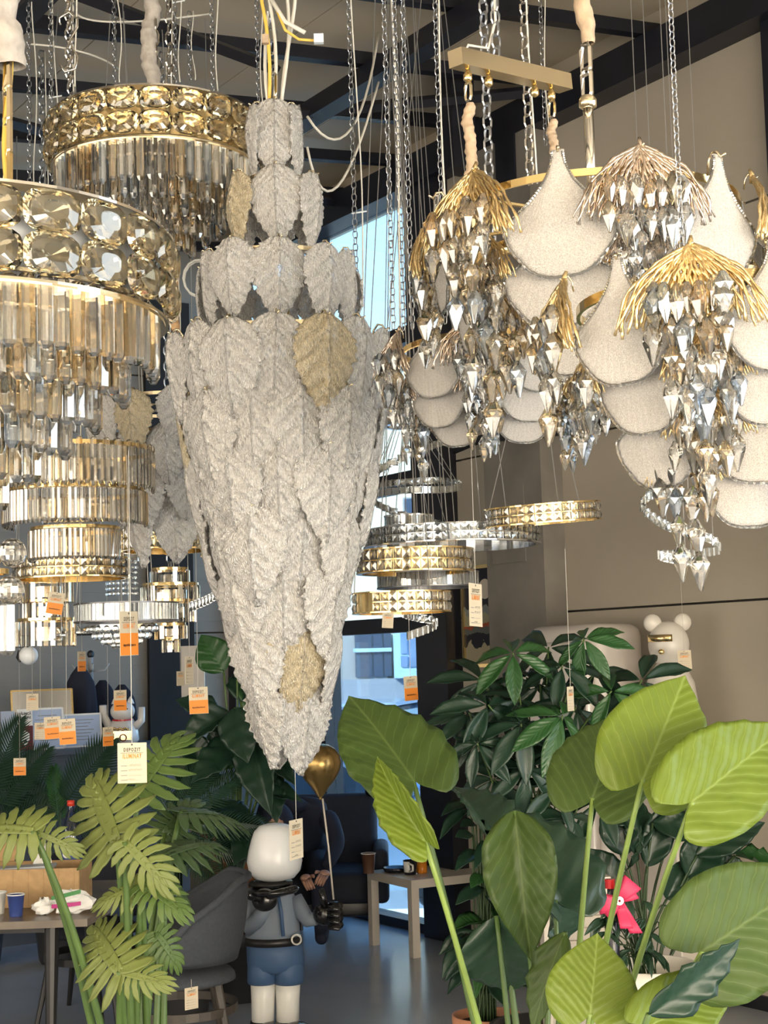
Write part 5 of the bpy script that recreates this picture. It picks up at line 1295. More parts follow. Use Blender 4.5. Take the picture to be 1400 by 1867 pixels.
mat('cap_red', (0.55, 0.04, 0.02), 0.4)

def tapered_leg(t, p0, p1, r0_, r1_, m, name='leg'): return MB().tube([p0, p1], [r0_, r1_], 10).build(name, m, t, smooth=False)

# --- dining table at the left
tb = thing('dining_table', 'dark wooden table with tapered black legs at the left edge', 'table', (-2.0, 6.85, 0))
MB().grid(lambda u, v: (-2.0 + 0.80 * (2 * u - 1) * (1 - 0.05 * (2 * v - 1) ** 2), 6.86 + 0.58 * (2 * v - 1) * (1 - 0.05 * (2 * u - 1) ** 2), 0.75), 12, 12).build('table_top', 'table_wood', tb, solid=0.03)
for (x, y, dx, dy) in ((-1.42, 6.48, 0.0, -0.05), (-1.44, 7.30, 0.05, 0.12), (-2.6, 6.48, -0.06, -0.06), (-2.6, 7.28, -0.06, 0.06)):
    tapered_leg(tb, (x + dx, y + dy, 0.0), (x, y, 0.72), 0.016, 0.032, 'black_wood')
MB().box((-2.0, 6.48, 0.70), (1.2, 0.03, 0.05)).build('apron', 'black_wood', tb); MB().box((-2.0, 7.28, 0.70), (1.2, 0.03, 0.05)).build('apron', 'black_wood', tb)
# box of goods
bx = thing('cardboard_box', 'open cardboard box on the dark table, wrapped things inside', 'box', (-1.62, 6.78, 0.751))
bw, bd, bh = 0.56, 0.28, 0.16
for (c, sz) in (((0, -bd / 2, bh / 2), (bw, 0.006, bh)), ((0, bd / 2, bh / 2), (bw, 0.006, bh)), ((-bw / 2, 0, bh / 2), (0.006, bd, bh)), ((bw / 2, 0, bh / 2), (0.006, bd, bh)), ((0, 0, 0.003), (bw, bd, 0.006))):
    MB().box(c, sz).build('panel', 'cardboard', bx, local=True)
MB().add([(-0.26, bd / 2, bh), (-0.06, bd / 2, bh), (-0.05, bd / 2 + 0.06, bh + 0.09), (-0.27, bd / 2 + 0.06, bh + 0.09)], [(0, 1, 2, 3)]).build('flap', 'cardboard', bx, local=True, solid=0.005)
for i in range(9): MB().box((-0.26 + i * 0.065, -bd / 2 - 0.0035, bh / 2), (0.004, 0.002, bh * 0.96)).build('corrugation', 'cardboard', bx, local=True)
def crumple(name, label, cat, c, r, m, seed, sq=0.6):
    rr = random.Random(seed); b = MB().ellipsoid((0, 0, 0), (1, 1, 1), 14, 9); out = []
    for v in b.v:
        k = 0.72 + 0.4 * rr.random(); out.append(Vector((v.x * k * r[0], v.y * k * r[1], max(-0.95, v.z * k) * r[2])))
    b.v = [v + Vector(c) + Vector((0, 0, r[2] * 0.95)) for v in out]
    return tag(b.build(name, m, weld=True), label, cat)
pw = P(75, 1552, 6.75)
tag(MB().grid(lambda u, v: (pw.x + 0.10 * (u - 0.5) * (1 - 0.7 * v), 6.78 + 0.06 * (v - 0.5) + 0.02 * math.sin(9 * u), 0.86 + 0.12 * v + 0.02 * math.sin(7 * u + 3 * v)), 10, 8).build('wrapping_paper', 'paper_white', solid=0.002, smooth=True), 'white tissue paper sticking up out of the cardboard box', 'paper')
tag(MB().box((-1.66, 6.72, 0.905), (0.40, 0.10, 0.014), (Vector((1, 0, 0.04)).normalized(), Vector((0, 1, 0)), Vector((-0.04, 0, 1)).normalized())).build('glass_sheet', 'grey_trim'), 'flat wrapped grey package lying in the cardboard box', 'package')
def cup(name, label, c, r, h, m, cat='cup', lid=None):
    t = thing(name, label, cat, c)
    MB().lathe([(r * 0.72, 0.0), (r * 0.95, h * 0.95), (r, h * 0.96), (r, h), (r * 0.93, h), (r * 0.68, 0.006), (0.0, 0.006)], 24, (0, 0, 0), cap=False).build('body', m, t, local=True, smooth=True)
    MB().ring((0, 0, h), r * 0.98, 0.004, 0.004, 24).build('rim', 'paper_white', t, local=True)
    return t
cb = cup('paper_cup', 'blue paper cup with a white rim at the front of the dark table', (P(29, 1660, 6.42).x, 6.42, 0.751), 0.036, 0.088, 'cup_blue')
cup('paper_cup', 'white paper cup cut off by the left edge on the dark table', (P(-4, 1640, 6.5).x, 6.5, 0.751), 0.036, 0.088, 'paper_white')
crumple('crumpled_tissue', 'crumpled white tissue on the table between the blue cup and the printed bag', 'tissue', (P(80, 1650, 6.45).x, 6.45, 0.75), (0.05, 0.04, 0.035), 'paper_white', 4)
bg_ = crumple('plastic_bag', 'crumpled white plastic bag printed with magenta and green stripes on the table corner', 'bag', (P(130, 1650, 6.45).x, 6.45, 0.75), (0.095, 0.06, 0.05), 'paper_white', 9)
mat('print_magenta', (0.42, 0.02, 0.18), 0.5); mat('print_green', (0.04, 0.20, 0.05), 0.5)
for k, (m_, z, tl) in enumerate((('print_magenta', 0.035, 0.1), ('print_green', 0.068, 0.25))):
    c0 = Vector((P(128, 1650, 6.45).x, 6.375, 0.75 + z)); MB().grid(lambda u, v: c0 + Vector((0.12 * (u - 0.5), -0.004 - 0.01 * math.sin(PI * u), tl * 0.1 * u + 0.016 * v)), 8, 1).build('printed_stripe', m_, bg_, solid=0.002)
bo = thing('water_bottle', 'large clear blue plastic water bottle with a red cap behind the cardboard box', 'bottle', (P(130, 1560, 7.1).x, 7.1, 0.751))
MB().lathe([(0.045, 0.0), (0.05, 0.01), (0.05, 0.25), (0.045, 0.28), (0.02, 0.35), (0.014, 0.36), (0.014, 0.385)], 24, (0, 0, 0), cap=False).build('body', 'bottle_blue', bo, local=True, smooth=True)
MB().lathe([(0.051, 0.13), (0.051, 0.21)], 24, (0, 0, 0), cap=False).build('label_band', 'label_blue', bo, local=True, smooth=True)
MB().tube([(-0.01, -0.052, 0.17), (-0.01, -0.0535, 0.17)], 0.019, 14).build('label_mark', 'paper_white', bo, local=True)
MB().lathe([(0.017, 0.38), (0.017, 0.405)], 16).build('cap', 'cap_red', bo, local=True, smooth=True)

# --- upholstered shell chairs
def shell_chair(label, c, yaw, m, lm):
    t = thing('shell_chair', label, 'chair', c); t.rotation_euler = (0, 0, yaw)      # local +X is the back of the chair
    MB().grid(lambda u, v: ((0.235 + 0.0) * math.cos(2 * PI * u) * math.sin(PI * v * 0.5 + (0 if v < 1 else 0)) * (1.0), 0.235 * math.sin(2 * PI * u) * math.sin(PI * v / 2), 0.475 - 0.06 * (1 - math.cos(PI * v / 2)) ** 2), 28, 8, True).build('seat', m, t, local=True, solid=0.045, smooth=True)
    def back(u, v):
        a = (u - 0.5) * math.radians(215); e = abs(u - 0.5) * 2
        top = 0.84 - 0.20 * max(0, e - 0.35) / 0.65 - 0.05 * max(0, e - 0.8) / 0.2
        z = 0.50 + (top - 0.50) * v; r = 0.245 + 0.05 * v + 0.015 * math.sin(PI * v)
        return (r * math.cos(a), r * math.sin(a), z)
    MB().grid(back, 30, 8).build('backrest', m, t, local=True, solid=0.035, smooth=True)
    MB().tube([back(i / 30, 1.0) for i in range(31)], 0.018, 6).build('piping', m, t, local=True, smooth=True)
    MB().lathe([(0.19, 0.40), (0.2, 0.42), (0.16, 0.425)], 20).build('seat_base', lm, t, local=True)
    for (x, y) in ((-1, -1), (-1, 1), (1, -1), (1, 1)):
        tapered_leg(t, (0.14 * x, 0.14 * y, 0.42), (0.21 * x, 0.21 * y, 0.0), 0.021, 0.012, lm).rotation_euler = (0, 0, 0)
    MB().ring((0, 0, 0.30), 0.235, 0.014, 0.035, 28).build('foot_ring', lm, t, local=True)
    return t
def local_leg_fix(t):
    o = origin(t)
    for ch in t.children:
        if ch.name.startswith('leg'):
            for v in ch.data.vertices: v.co += o
ch1 = shell_chair('grey upholstered shell chair with dark wooden legs left of the statue', (P(330, 1780, 6.75).x, 6.75, 0), math.radians(12), 'grey_fabric', 'dark_wood'); local_leg_fix(ch1)
ch2 = shell_chair('brown leather shell chair with black legs mostly hidden behind the statue', (P(462, 1700, 8.75).x, 8.75, 0), math.radians(185), 'brown_leather', 'black_wood'); local_leg_fix(ch2)
ch3 = shell_chair('dark shell chair on the far side of the dark table', (-1.55, 8.0, 0), math.radians(80), 'navy_fabric', 'black_wood'); local_leg_fix(ch3)

# --- waiter figure (plain stand-in) with tray
X0 = P(500, 1860, 7.5).x
sf = thing('waiter_figurine', 'waiter figurine with smooth white head, blue shorts and black gloves on the floor', 'statue', (X0, 7.5, 0))
def Q(px, py, dy=0.0): return P(px, py, 7.5 + dy) - Vector((X0, 7.5, 0)) + Vector((0, -0.0, 0))
zoff = -Q(500, 1862).z
def Z(px, py, dy=0.0): v = Q(px, py, dy); return v + Vector((0, 0, zoff))
def hull(prof, name, m):
    """stack of ellipses (px centre, py, half width px, depth factor)"""
    def ring(p):
        c = Z(p[0], p[1]); return c, M(p[2], 7.5), M(p[2], 7.5) * p[3]
    b = MB(); n = 28
    for p in prof:
        c, a, d = ring(p)
        for j in range(n):
            t_ = 2 * PI * j / n; b.v.append(c + Vector((a * math.cos(t_), d * math.sin(t_), 0)))
    for i in range(len(prof) - 1):
        for j in range(n): b.f.append((i * n + j, i * n + (j + 1) % n, (i + 1) * n + (j + 1) % n, (i + 1) * n + j))
    b.f += [tuple(range(n)), tuple((len(prof) - 1) * n + j for j in range(n))]
    return b.build(name, m, sf, local=True, smooth=True, weld=True)
hull([(500, 1583, 20, 1), (500, 1578, 36, .95), (500, 1566, 46, .95), (500, 1548, 50, .95), (500, 1528, 47, .95), (500, 1508, 42, .95), (500, 1493, 37, .95), (500, 1483, 28, .95), (500, 1479, 14, .95), (500, 1478, 3, .95)], 'head', 'statue_white')
hull([(497, 1692, 50, .72), (497, 1670, 48, .72), (496, 1640, 46, .72), (496, 1615, 42, .72), (496, 1598, 34, .75), (497, 1585, 22, .9)], 'torso', 'statue_shirt')
hull([(502, 1750, 44, .55), (502, 1742, 50, .66), (502, 1730, 51, .7), (501, 1715, 51, .74), (499, 1692, 50, .74)], 'shorts', 'statue_blue')
for px in (478, 526): hull([(px, 1770, 25, 1.0), (px, 1766, 27, 1.1), (px, 1745, 27, 1.15), (px, 1722, 24, 1.1)], 'shorts_leg', 'statue_blue')
hull([(498, 1698, 52, .76), (498, 1684, 51, .76)], 'belt', 'black_wood')
MB().ring(Z(540, 1690, -0.10), 0.022, 0.008, 0.012, 18, (Vector((1, 0, 0)), Vector((0, 0, 1)), Vector((0, -1, 0)))).build('buckle', 'nickel', sf, local=True)
for px in (512,):
    MB().tube([Z(505, 1600, -0.10), Z(512, 1640, -0.125), Z(516, 1684, -0.125)], 0.010, 6).build('brace_strap', 'statue_blue', sf, local=True, smooth=True)
for px in (479, 524):
    hull([(px, 1848, 20, 1), (px, 1800, 21, 1), (px, 1756, 23, 1)], 'leg', 'statue_leg')
    MB().ellipsoid(Z(px + 14, 1860, -0.05), (0.085, 0.11, 0.05), 20, 12).build('shoe', 'gloss_black', sf, local=True, smooth=True)
    hull([(px, 1856, 23, 1), (px, 1844, 24, 1), (px, 1838, 22, 1)], 'sock_cuff', 'gloss_black')
hull([(492, 1590, 40, 1), (494, 1584, 38, 1)], 'collar', 'black_wood')
MB().tube([Z(462, 1612), Z(452, 1645, -0.02), Z(458, 1668, -0.05), Z(472, 1650, -0.11), Z(486, 1628, -0.15)], [0.04, 0.043, 0.043, 0.036, 0.03], 12).build('arm', 'statue_shirt', sf, local=True, smooth=True)
MB().tube([Z(536, 1615), Z(550, 1640, -0.02), Z(562, 1655, -0.05), Z(575, 1652, -0.06)], [0.04, 0.04, 0.036, 0.032], 12).build('arm', 'statue_shirt', sf, local=True, smooth=True)
# gloved hands: palm and five fingers each
def glove(c, right, g=1.35):
    h = MB().ellipsoid(c, (0.045 * g, 0.032 * g, 0.04 * g), 16, 10).build('hand', 'gloss_black', sf, local=True, smooth=True)
    for k in range(4):
        dz = 0.034 - 0.022 * k
        if right: pts = [c + Vector((0.02, -0.02, dz)) * g, c + Vector((0.052, -0.04, dz)) * g, c + Vector((0.046, -0.062, dz - 0.004)) * g, c + Vector((0.010, -0.058, dz - 0.004)) * g]
        else: pts = [c + Vector((0.0, -0.01, 0.01)) * g, c + Vector((0.03 + 0.012 * k, -0.03 + 0.018 * k, 0.022)) * g, c + Vector((0.06 + 0.012 * k, -0.035 + 0.022 * k, 0.03)) * g, c + Vector((0.075 + 0.012 * k, -0.035 + 0.024 * k, 0.034)) * g]
        MB().tube(pts, [0.014 * g, 0.014 * g, 0.013 * g, 0.009 * g], 8).build('finger', 'gloss_black', h, local=True, smooth=True)
    tp = [c + Vector((0.0, -0.02, 0.03)) * g, c + Vector((-0.008, -0.024, 0.062)) * g, c + Vector((-0.012, -0.022, 0.092)) * g] if right else [c + Vector((-0.02, -0.02, 0.01)) * g, c + Vector((-0.045, -0.045, 0.02)) * g, c + Vector((-0.05, -0.06, 0.032)) * g]
    MB().tube(tp, [0.014 * g, 0.013 * g, 0.009 * g], 8).build('thumb', 'gloss_black', h, local=True, smooth=True)
glove(Z(593, 1644, -0.08), True); glove(Z(482, 1618, -0.17), False)
MB().lathe([(0.0, -0.006), (0.115, -0.006), (0.128, 0.012), (0.122, 0.012), (0.11, 0.002), (0.0, 0.002)], 32, Z(496, 1602, -0.15) ).build('tray', 'gloss_black', sf, local=True, smooth=True)
bl = thing('gold_balloon', 'matt gold balloon on a stick held by the waiter figurine', 'balloon', P(607, 1632, 7.36))
bc = P(583, 1402, 7.4); R_ = M(39, 7.4)
MB().lathe([(0.004, -1.42 * R_), (0.010, -1.36 * R_), (0.006, -1.30 * R_), (0.016, -1.22 * R_), (0.40 * R_, -0.85 * R_), (0.74 * R_, -0.45 * R_), (0.94 * R_, -0.05 * R_), (1.0 * R_, 0.28 * R_), (0.93 * R_, 0.62 * R_), (0.74 * R_, 0.9 * R_), (0.42 * R_, 1.1 * R_), (0.0, 1.18 * R_)], 32, bc).build('balloon', 'balloon_gold', bl, smooth=True)
MB().tube([P(588, 1456, 7.4), P(599, 1545, 7.38), P(608, 1640, 7.36)], 0.0045, 8).build('stick', 'louvre', bl, smooth=True)

# --- sofa, cushion, person
sx0, sx1 = P(512, 1600, 10.2).x, P(690, 1600, 10.2).x
SY = 0.38
so = thing('sofa', 'dark navy upholstered sofa in front of the window', 'sofa', ((sx0 + sx1) / 2, 10.12, 0))
def rbox(c, size, r, name, m, t, ax=None):
    """box with rounded edges"""
    me = MB().box((0, 0, 0), size).mesh(name, m); bm = bmesh.new(); bm.from_mesh(me)
    bmesh.ops.bevel(bm, geom=bm.edges[:], offset=r, segments=3, profile=0.5, affect='EDGES'); bm.to_mesh(me); bm.free()
    me.polygons.foreach_set('use_smooth', [True] * len(me.polygons))
    return obj(name, me, t, loc=Vector(c) - (origin(t) if t else Vector((0, 0, 0))))
sw = sx1 - sx0; scx = (sx0 + sx1) / 2
bk = rbox((scx, 10.40, 0.57), (sw, 0.14, 0.60), 0.05, 'backrest', 'navy_fabric', so); bk.rotation_euler = (-0.16, 0, 0)
rbox((scx, 10.08, 0.33), (sw - 0.04, 0.56, 0.20), 0.05, 'seat_cushion', 'navy_fabric', so)
rbox((sx1 + 0.02, 10.10, 0.40), (0.10, 0.60, 0.34), 0.04, 'armrest', 'navy_fabric', so); rbox((sx0 - 0.03, 10.10, 0.40), (0.10, 0.60, 0.34), 0.04, 'armrest', 'navy_fabric', so)
rbox((scx, 10.10, 0.2), (sw, 0.52, 0.10), 0.02, 'frame', 'black_wood', so)
for x in (sx0 + 0.12, sx1 - 0.04):
    for y in (9.86, 10.30): tapered_leg(so, (x, y, 0.0), (x, y, 0.16), 0.014, 0.022, 'black_wood')
cu = rbox((P(706, 1435, 10.30).x, 10.36, 0.965), (0.30, 0.09, 0.24), 0.04, 'head_cushion', 'gloss_black', None); tag(cu, 'black padded head cushion propped on top of the sofa back', 'cushion')

# seated person bending forward (body one continuous skin), hands clasped
def skin_body(name, m, parent, verts, edges, radii, sub=2):
    me = bpy.data.meshes.new(name); o0 = origin(parent); me.from_pydata([tuple(Vector(v) - o0) for v in verts], edges, [])
    o = obj(name, me, parent); md = o.modifiers.new('skin', 'SKIN'); md.use_smooth_shade = True
    for i, r in enumerate(radii): me.skin_vertices[0].data[i].radius = (r, r) if isinstance(r, float) else r
    me.skin_vertices[0].data[0].use_root = True
    sb = o.modifiers.new('sub', 'SUBSURF'); sb.levels = sub; sb.render_levels = sub
    me.materials.append(MATS[m]); return o
pe = thing('person', 'person in dark clothes sitting bent forward on the sofa with clasped hands', 'person', (P(552, 1600, 10.0).x, 10.0, 0))
px_ = pe.location.x
V = [(px_, 10.11, 0.50), (px_, 10.04, 0.66), (px_, 9.91, 0.80), (px_ - 0.02, 9.80, 0.86), (px_ - 0.06, 9.69, 0.86),
     (px_ + 0.09, 9.98, 0.47), (px_ + 0.13, 9.64, 0.47), (px_ + 0.13, 9.66, 0.10), (px_ - 0.09, 9.98, 0.47), (px_ - 0.13, 9.64, 0.47), (px_ - 0.13, 9.66, 0.10),
     (px_ + 0.17, 9.86, 0.80), (px_ + 0.24, 9.72, 0.62), (px_ + 0.17, 9.54, 0.50), (px_ - 0.19, 9.86, 0.80), (px_ - 0.24, 9.72, 0.62), (px_ + 0.02, 9.52, 0.50), (px_ + 0.13, 9.54, 0.06), (px_ - 0.13, 9.54, 0.06)]
E = [(0, 1), (1, 2), (2, 3), (3, 4), (0, 5), (5, 6), (6, 7), (0, 8), (8, 9), (9, 10), (2, 11), (11, 12), (12, 13), (2, 14), (14, 15), (15, 16), (7, 17), (10, 18)]
RD = [0.15, 0.15, 0.15, 0.07, 0.06, 0.10, 0.075, 0.05, 0.10, 0.075, 0.05, 0.075, 0.055, 0.04, 0.075, 0.055, 0.04, 0.04, 0.04]
skin_body('body', 'person_clothes', pe, V, E, RD)
hd = Vector((px_ - 0.13, 9.60, 0.74))
MB().ellipsoid(hd, (0.078, 0.10, 0.115), 20, 14).build('head', 'skin', pe, smooth=True)
MB().ellipsoid(hd + Vector((0, 0.03, 0.03)), (0.105, 0.115, 0.125), 20, 12).build('hood', 'person_clothes', pe, smooth=True)
for s in (-1, 1): MB().ellipsoid(hd + Vector((0.08 * s, 0.01, -0.01)), (0.012, 0.022, 0.032), 10, 8).build('ear', 'skin', pe, smooth=True)
MB().ellipsoid(hd + Vector((0, -0.10, -0.02)), (0.013, 0.02, 0.026), 10, 8).build('nose', 'skin', pe, smooth=True)
for s, (wx, wy, wz) in ((1, (px_ + 0.16, 9.52, 0.49)), (-1, (px_ + 0.05, 9.50, 0.47))):
    pc = Vector((wx, wy - 0.03, wz - 0.02))
    h = MB().ellipsoid(pc, (0.036, 0.045, 0.024), 14, 10).build('hand', 'skin', pe, smooth=True)
    for k in range(4):
        a = pc + Vector((-0.024 * s + 0.014 * k * s, -0.035, -0.004 * k)); L = (0.062, 0.07, 0.066, 0.052)[k]
        MB().tube([a, a + Vector((-0.010 * s, -L * 0.45, -0.012)), a + Vector((-0.022 * s, -L * 0.7, -0.034)), a + Vector((-0.03 * s, -L * 0.6, -0.052))], [0.0095, 0.009, 0.0085, 0.006], 8).build('finger', 'skin', h, smooth=True)
    MB().tube([pc + Vector((-0.03 * s, 0.0, 0.01)), pc + Vector((-0.046 * s, -0.025, 0.016)), pc + Vector((-0.05 * s, -0.05, 0.012))], [0.011, 0.010, 0.007], 8).build('thumb', 'skin', h, smooth=True)

# --- white side table with its cups
N0 = Vector((0.10, 9.24, 0)); va = Vector((-0.25, 0.45, 0)).normalized(); vb = Vector((0.45, 0.25, 0)).normalized()
st_ = thing('side_table', 'square white side table with thick legs near the window', 'table', N0 + (va + vb) * 0.275)
MB().box(N0 + (va + vb) * 0.275 + Vector((0, 0, 0.425)), (0.55, 0.55, 0.05), (va, vb, zW)).build('table_top', 'table_white', st_)
for (a, b) in ((0, 0), (1, 0), (0, 1), (1, 1)):
    MB().box(N0 + va * (0.025 + 0.50 * a) + vb * (0.025 + 0.50 * b) + Vector((0, 0, 0.2)), (0.05, 0.05, 0.40), (va, vb, zW)).build('leg', 'table_white', st_)
cup('paper_cup', 'brown coffee cup on the left corner of the white side table', P(672, 1580, 9.62) * Vector((1, 1, 0)) + Vector((0, 0, 0.452)) if False else (P(672, 1580, 9.6).x, 9.6, 0.451), 0.045, 0.12, 'cup_brown')
bwl = thing('black_dish', 'flat black dish on the white side table beside the mug', 'dish', (P(722, 1580, 9.62).x, 9.62, 0.451))
MB().lathe([(0.05, 0.0), (0.075, 0.006), (0.085, 0.03), (0.078, 0.03), (0.06, 0.012), (0.0, 0.012)], 28).build('dish', 'mug_black', bwl, local=True, smooth=True)
mg = thing('mug', 'black and white mug on the white side table', 'mug', (P(748, 1585, 9.5).x, 9.5, 0.451))
MB().lathe([(0.034, 0.0), (0.038, 0.01), (0.044, 0.085), (0.04, 0.085), (0.034, 0.012), (0.0, 0.012)], 24).build('body', 'mug_black', mg, local=True, smooth=True)
MB().tube([(-0.008, -0.045, 0.07), (0.015, -0.062, 0.06), (0.015, -0.062, 0.03), (-0.005, -0.042, 0.02)], 0.006, 8).build('handle', 'paper_white', mg, local=True, smooth=True)
MB().grid(lambda u, v: (0.0405 * math.sin(-1.3 + 1.2 * u) * (1 + 0.08 * v), -0.0405 * math.cos(-1.3 + 1.2 * u) * (1 + 0.08 * v), 0.015 + 0.065 * v), 8, 3).build('white_panel', 'paper_white', mg, local=True, smooth=True, solid=0.002)
oj = thing('orange_jar', 'small orange glass jar on the white side table', 'jar', (P(769, 1585, 9.55).x, 9.55, 0.451))
MB().lathe([(0.03, 0.0), (0.032, 0.005), (0.032, 0.07), (0.029, 0.07), (0.028, 0.008), (0.0, 0.008)], 24).build('glass', 'orange_glass', oj, local=True, smooth=True)
MB().lathe([(0.0, 0.01), (0.026, 0.01), (0.026, 0.05), (0.0, 0.052)], 20).build('wax', 'cap_red', oj, local=True, smooth=True)

# --- fridge
fr_ = thing('fridge', 'off-white retro fridge with rounded top beside the concrete column', 'fridge', W(-2.13, 0.35, 0))
def fbox(s0, s1, u0_, u1_, z0, z1, r, name, m, t):
    c = W((s0 + s1) / 2, (u0_ + u1_) / 2, (z0 + z1) / 2); o = rbox(c, (abs(s1 - s0), abs(u1_ - u0_), z1 - z0), r, name, m, t)
    o.rotation_euler = (0, 0, math.atan2(dW.y, dW.x)); return o
fbox(-2.43, -1.83, 0.15, 0.50, 0.03, 1.91, 0.07, 'body', 'fridge_white', fr_)
fbox(-2.41, -1.85, 0.49, 0.56, 0.06, 1.20, 0.03, 'door', 'fridge_white', fr_)
d2 = fbox(-2.41, -1.85, 0.49, 0.56, 1.22, 1.82, 0.03, 'door', 'fridge_white', fr_)
MB().wbox(-2.40, -2.38, 0.56, 0.60, 1.28, 1.5).build('handle', 'chrome', fr_)
for s in (-2.38, -1.88):
    for u_ in (0.2, 0.5): MB().wbox(s - 0.02, s + 0.02, u_ - 0.02, u_ + 0.02, 0, 0.05).build('foot', 'black_rubber', fr_)
# --- white bear-like sculpture on a pedestal
pdl = tag(fbox(-2.87, -2.63, 0.18, 0.42, 0.0, 1.30, 0.01, 'pedestal', 'table_white', None), 'plain white pedestal under the white figure by the wall', 'pedestal')
pdl.location.z = 0.65
bc = W(-2.75, 0.30, 1.30)
br = thing('white_sculpture', 'plain white animal figure with round ears and gold band against the panelled wall', 'sculpture', bc)
MB().lathe([(0.10, 0.0), (0.125, 0.05), (0.135, 0.18), (0.12, 0.30), (0.085, 0.37), (0.06, 0.40)], 28, bc).build('torso', 'bear_white', br, smooth=True)
MB().ellipsoid(bc + Vector((0, 0, 0.49)), (0.103, 0.098, 0.118), 24, 16).build('head', 'bear_white', br, smooth=True)
for s in (-1, 1):
    MB().ellipsoid(bc + Vector((0.075 * s, 0.01, 0.60)), (0.046, 0.032, 0.046), 20, 12).build('ear', 'bear_white', br, smooth=True)
MB().grid(lambda u, v: bc + Vector((0.107 * math.sin(-1.5 + 1.5 * u), -0.104 * math.cos(-1.5 + 1.5 * u), 0.505 + 0.035 * v)), 12, 2).build('gold_band', 'gold', br, solid=0.004, smooth=True)
MB().ellipsoid(bc + Vector((-0.055, -0.095, 0.455)), (0.016, 0.012, 0.014), 12, 8).build('nose', 'gold', br, smooth=True)
# --- louvred cabinet
lx = P(1055, 1650, 5.7).x
lv = thing('louvred_cabinet', 'cream louvred cabinet behind the elephant ear leaves, left of the red bow', 'cabinet', (lx, 5.85, 0))
MB().box((lx, 5.87, 0.47), (0.24, 0.2, 0.94)).build('body', 'louvre', lv)
for k in range(20):
    MB().box((lx, 5.752, 0.06 + k * 0.045), (0.21, 0.012, 0.042), (Vector((1, 0, 0)), Vector((0, math.cos(0.5), math.sin(0.5))), Vector((0, -math.sin(0.5), math.cos(0.5))))).build('slat', 'louvre', lv)
for s in (-1, 1): MB().box((lx + 0.115 * s, 5.755, 0.47), (0.022, 0.03, 0.94)).build('stile', 'louvre', lv)
# --- red bow on a bottle
bb_ = P(1127, 1640, 4.86)
bw_ = thing('gift_bow', 'big pink red ribbon bow with a small brooch above the white planter', 'bow', (bb_.x, bb_.y, bb_.z - 0.10))
def loop(ang, L, wd, dep):
    dv_ = Vector((math.cos(ang), 0, math.sin(ang))); nv_ = Vector((-math.sin(ang), 0, math.cos(ang)))
    def fn(u, v):
        a = 2 * PI * u; q = (1 - math.cos(a)) / 2
        return bb_ + dv_ * (L * q) + Vector((0, -dep * math.sin(a) - 0.004, 0)) + nv_ * ((v - 0.5) * (0.014 + wd * q ** 0.8)) 
    return MB().grid(fn, 28, 5).build('loop', 'bow_pink', bw_, solid=0.0025, smooth=True)
loop(0.85, 0.072, 0.050, 0.022); loop(math.radians(190), 0.066, 0.050, 0.024); loop(math.radians(222), 0.062, 0.046, 0.016); loop(math.radians(28), 0.058, 0.04, 0.016)
for dx, L in ((0.03, 0.10), (0.012, 0.085)):
    MB().grid(lambda u, v: bb_ + Vector((dx * v * 1.6 + (u - 0.5) * (0.026 + 0.014 * v), -0.01 + 0.012 * math.sin(5 * v), -L * v)), 4, 10).build('ribbon_tail', 'bow_pink', bw_, solid=0.002, smooth=True)
MB().ring(bb_ + Vector((0, -0.026, 0.0)), 0.011, 0.004, 0.004, 18, (Vector((1, 0, 0)), Vector((0, 0, 1)), Vector((0, -1, 0)))).build('brooch', 'nickel', bw_)
MB().ring(bb_ + Vector((0, -0.026, 0.0)), 0.006, 0.003, 0.004, 14, (Vector((1, 0, 0)), Vector((0, 0, 1)), Vector((0, -1, 0)))).build('brooch', 'nickel', bw_)
rb = P(1112, 1610, 4.9)
rbt = thing('red_cap_bottle', 'slim bottle with a shiny red cap just behind the bow', 'bottle', (rb.x, rb.y, 0.63))
MB().lathe([(0.02, 0.63), (0.022, 0.64), (0.022, rb.z - 0.06), (0.010, rb.z - 0.03), (0.010, rb.z - 0.01)], 16, (rb.x, rb.y, 0)).build('body', 'mug_black', rbt, smooth=True)
MB().lathe([(0.016, rb.z - 0.016), (0.016, rb.z + 0.012)], 12, (rb.x, rb.y, 0)).build('cap', 'red_gloss', rbt)

# --- painting
pa = thing('framed_painting', 'tall gold framed abstract painting with a pale moon hung between window and column', 'painting', W(-0.8, 0.02, 1.72))
a0, a1, zz0, zz1 = -0.97, -0.64, 1.70, 2.31
MB().wbox(a0, a1, 0.003, 0.02, zz0, zz1).build('backing', 'black_wood', pa)
for (s0, s1, q0, q1) in ((a0 - 0.01, a0 + 0.012, zz0, zz1), (a1 - 0.012, a1 + 0.01, zz0, zz1), (a0, a1, zz0 - 0.01, zz0 + 0.012), (a0, a1, zz1 - 0.012, zz1 + 0.01)):
    MB().wbox(s0, s1, 0.003, 0.035, q0, q1).build('frame_bar', 'gold', pa)
m = mat('canvas', (0.02, 0.022, 0.035), 0.6); nt = m.node_tree; b_ = nt.nodes['Principled BSDF']
tc = nt.nodes.new('ShaderNodeTexCoord'); sp = nt.nodes.new('ShaderNodeSeparateXYZ'); nz = nt.nodes.new('ShaderNodeTexNoise'); nz.inputs['Scale'].default_value = 9.0; nz.inputs['Detail'].default_value = 5
ad = nt.nodes.new('ShaderNodeMath'); ad.operation = 'MULTIPLY_ADD'; ad.inputs[1].default_value = 0.55; rp = nt.nodes.new('ShaderNodeValToRGB')
nt.links.new(tc.outputs['Generated'], sp.inputs[0]); nt.links.new(tc.outputs['Object'], nz.inputs['Vector']); nt.links.new(nz.outputs['Fac'], ad.inputs[0]); nt.links.new(sp.outputs['Z'], ad.inputs[2]); nt.links.new(ad.outputs[0], rp.inputs[0]); nt.links.new(rp.outputs[0], b_.inputs['Base Color'])
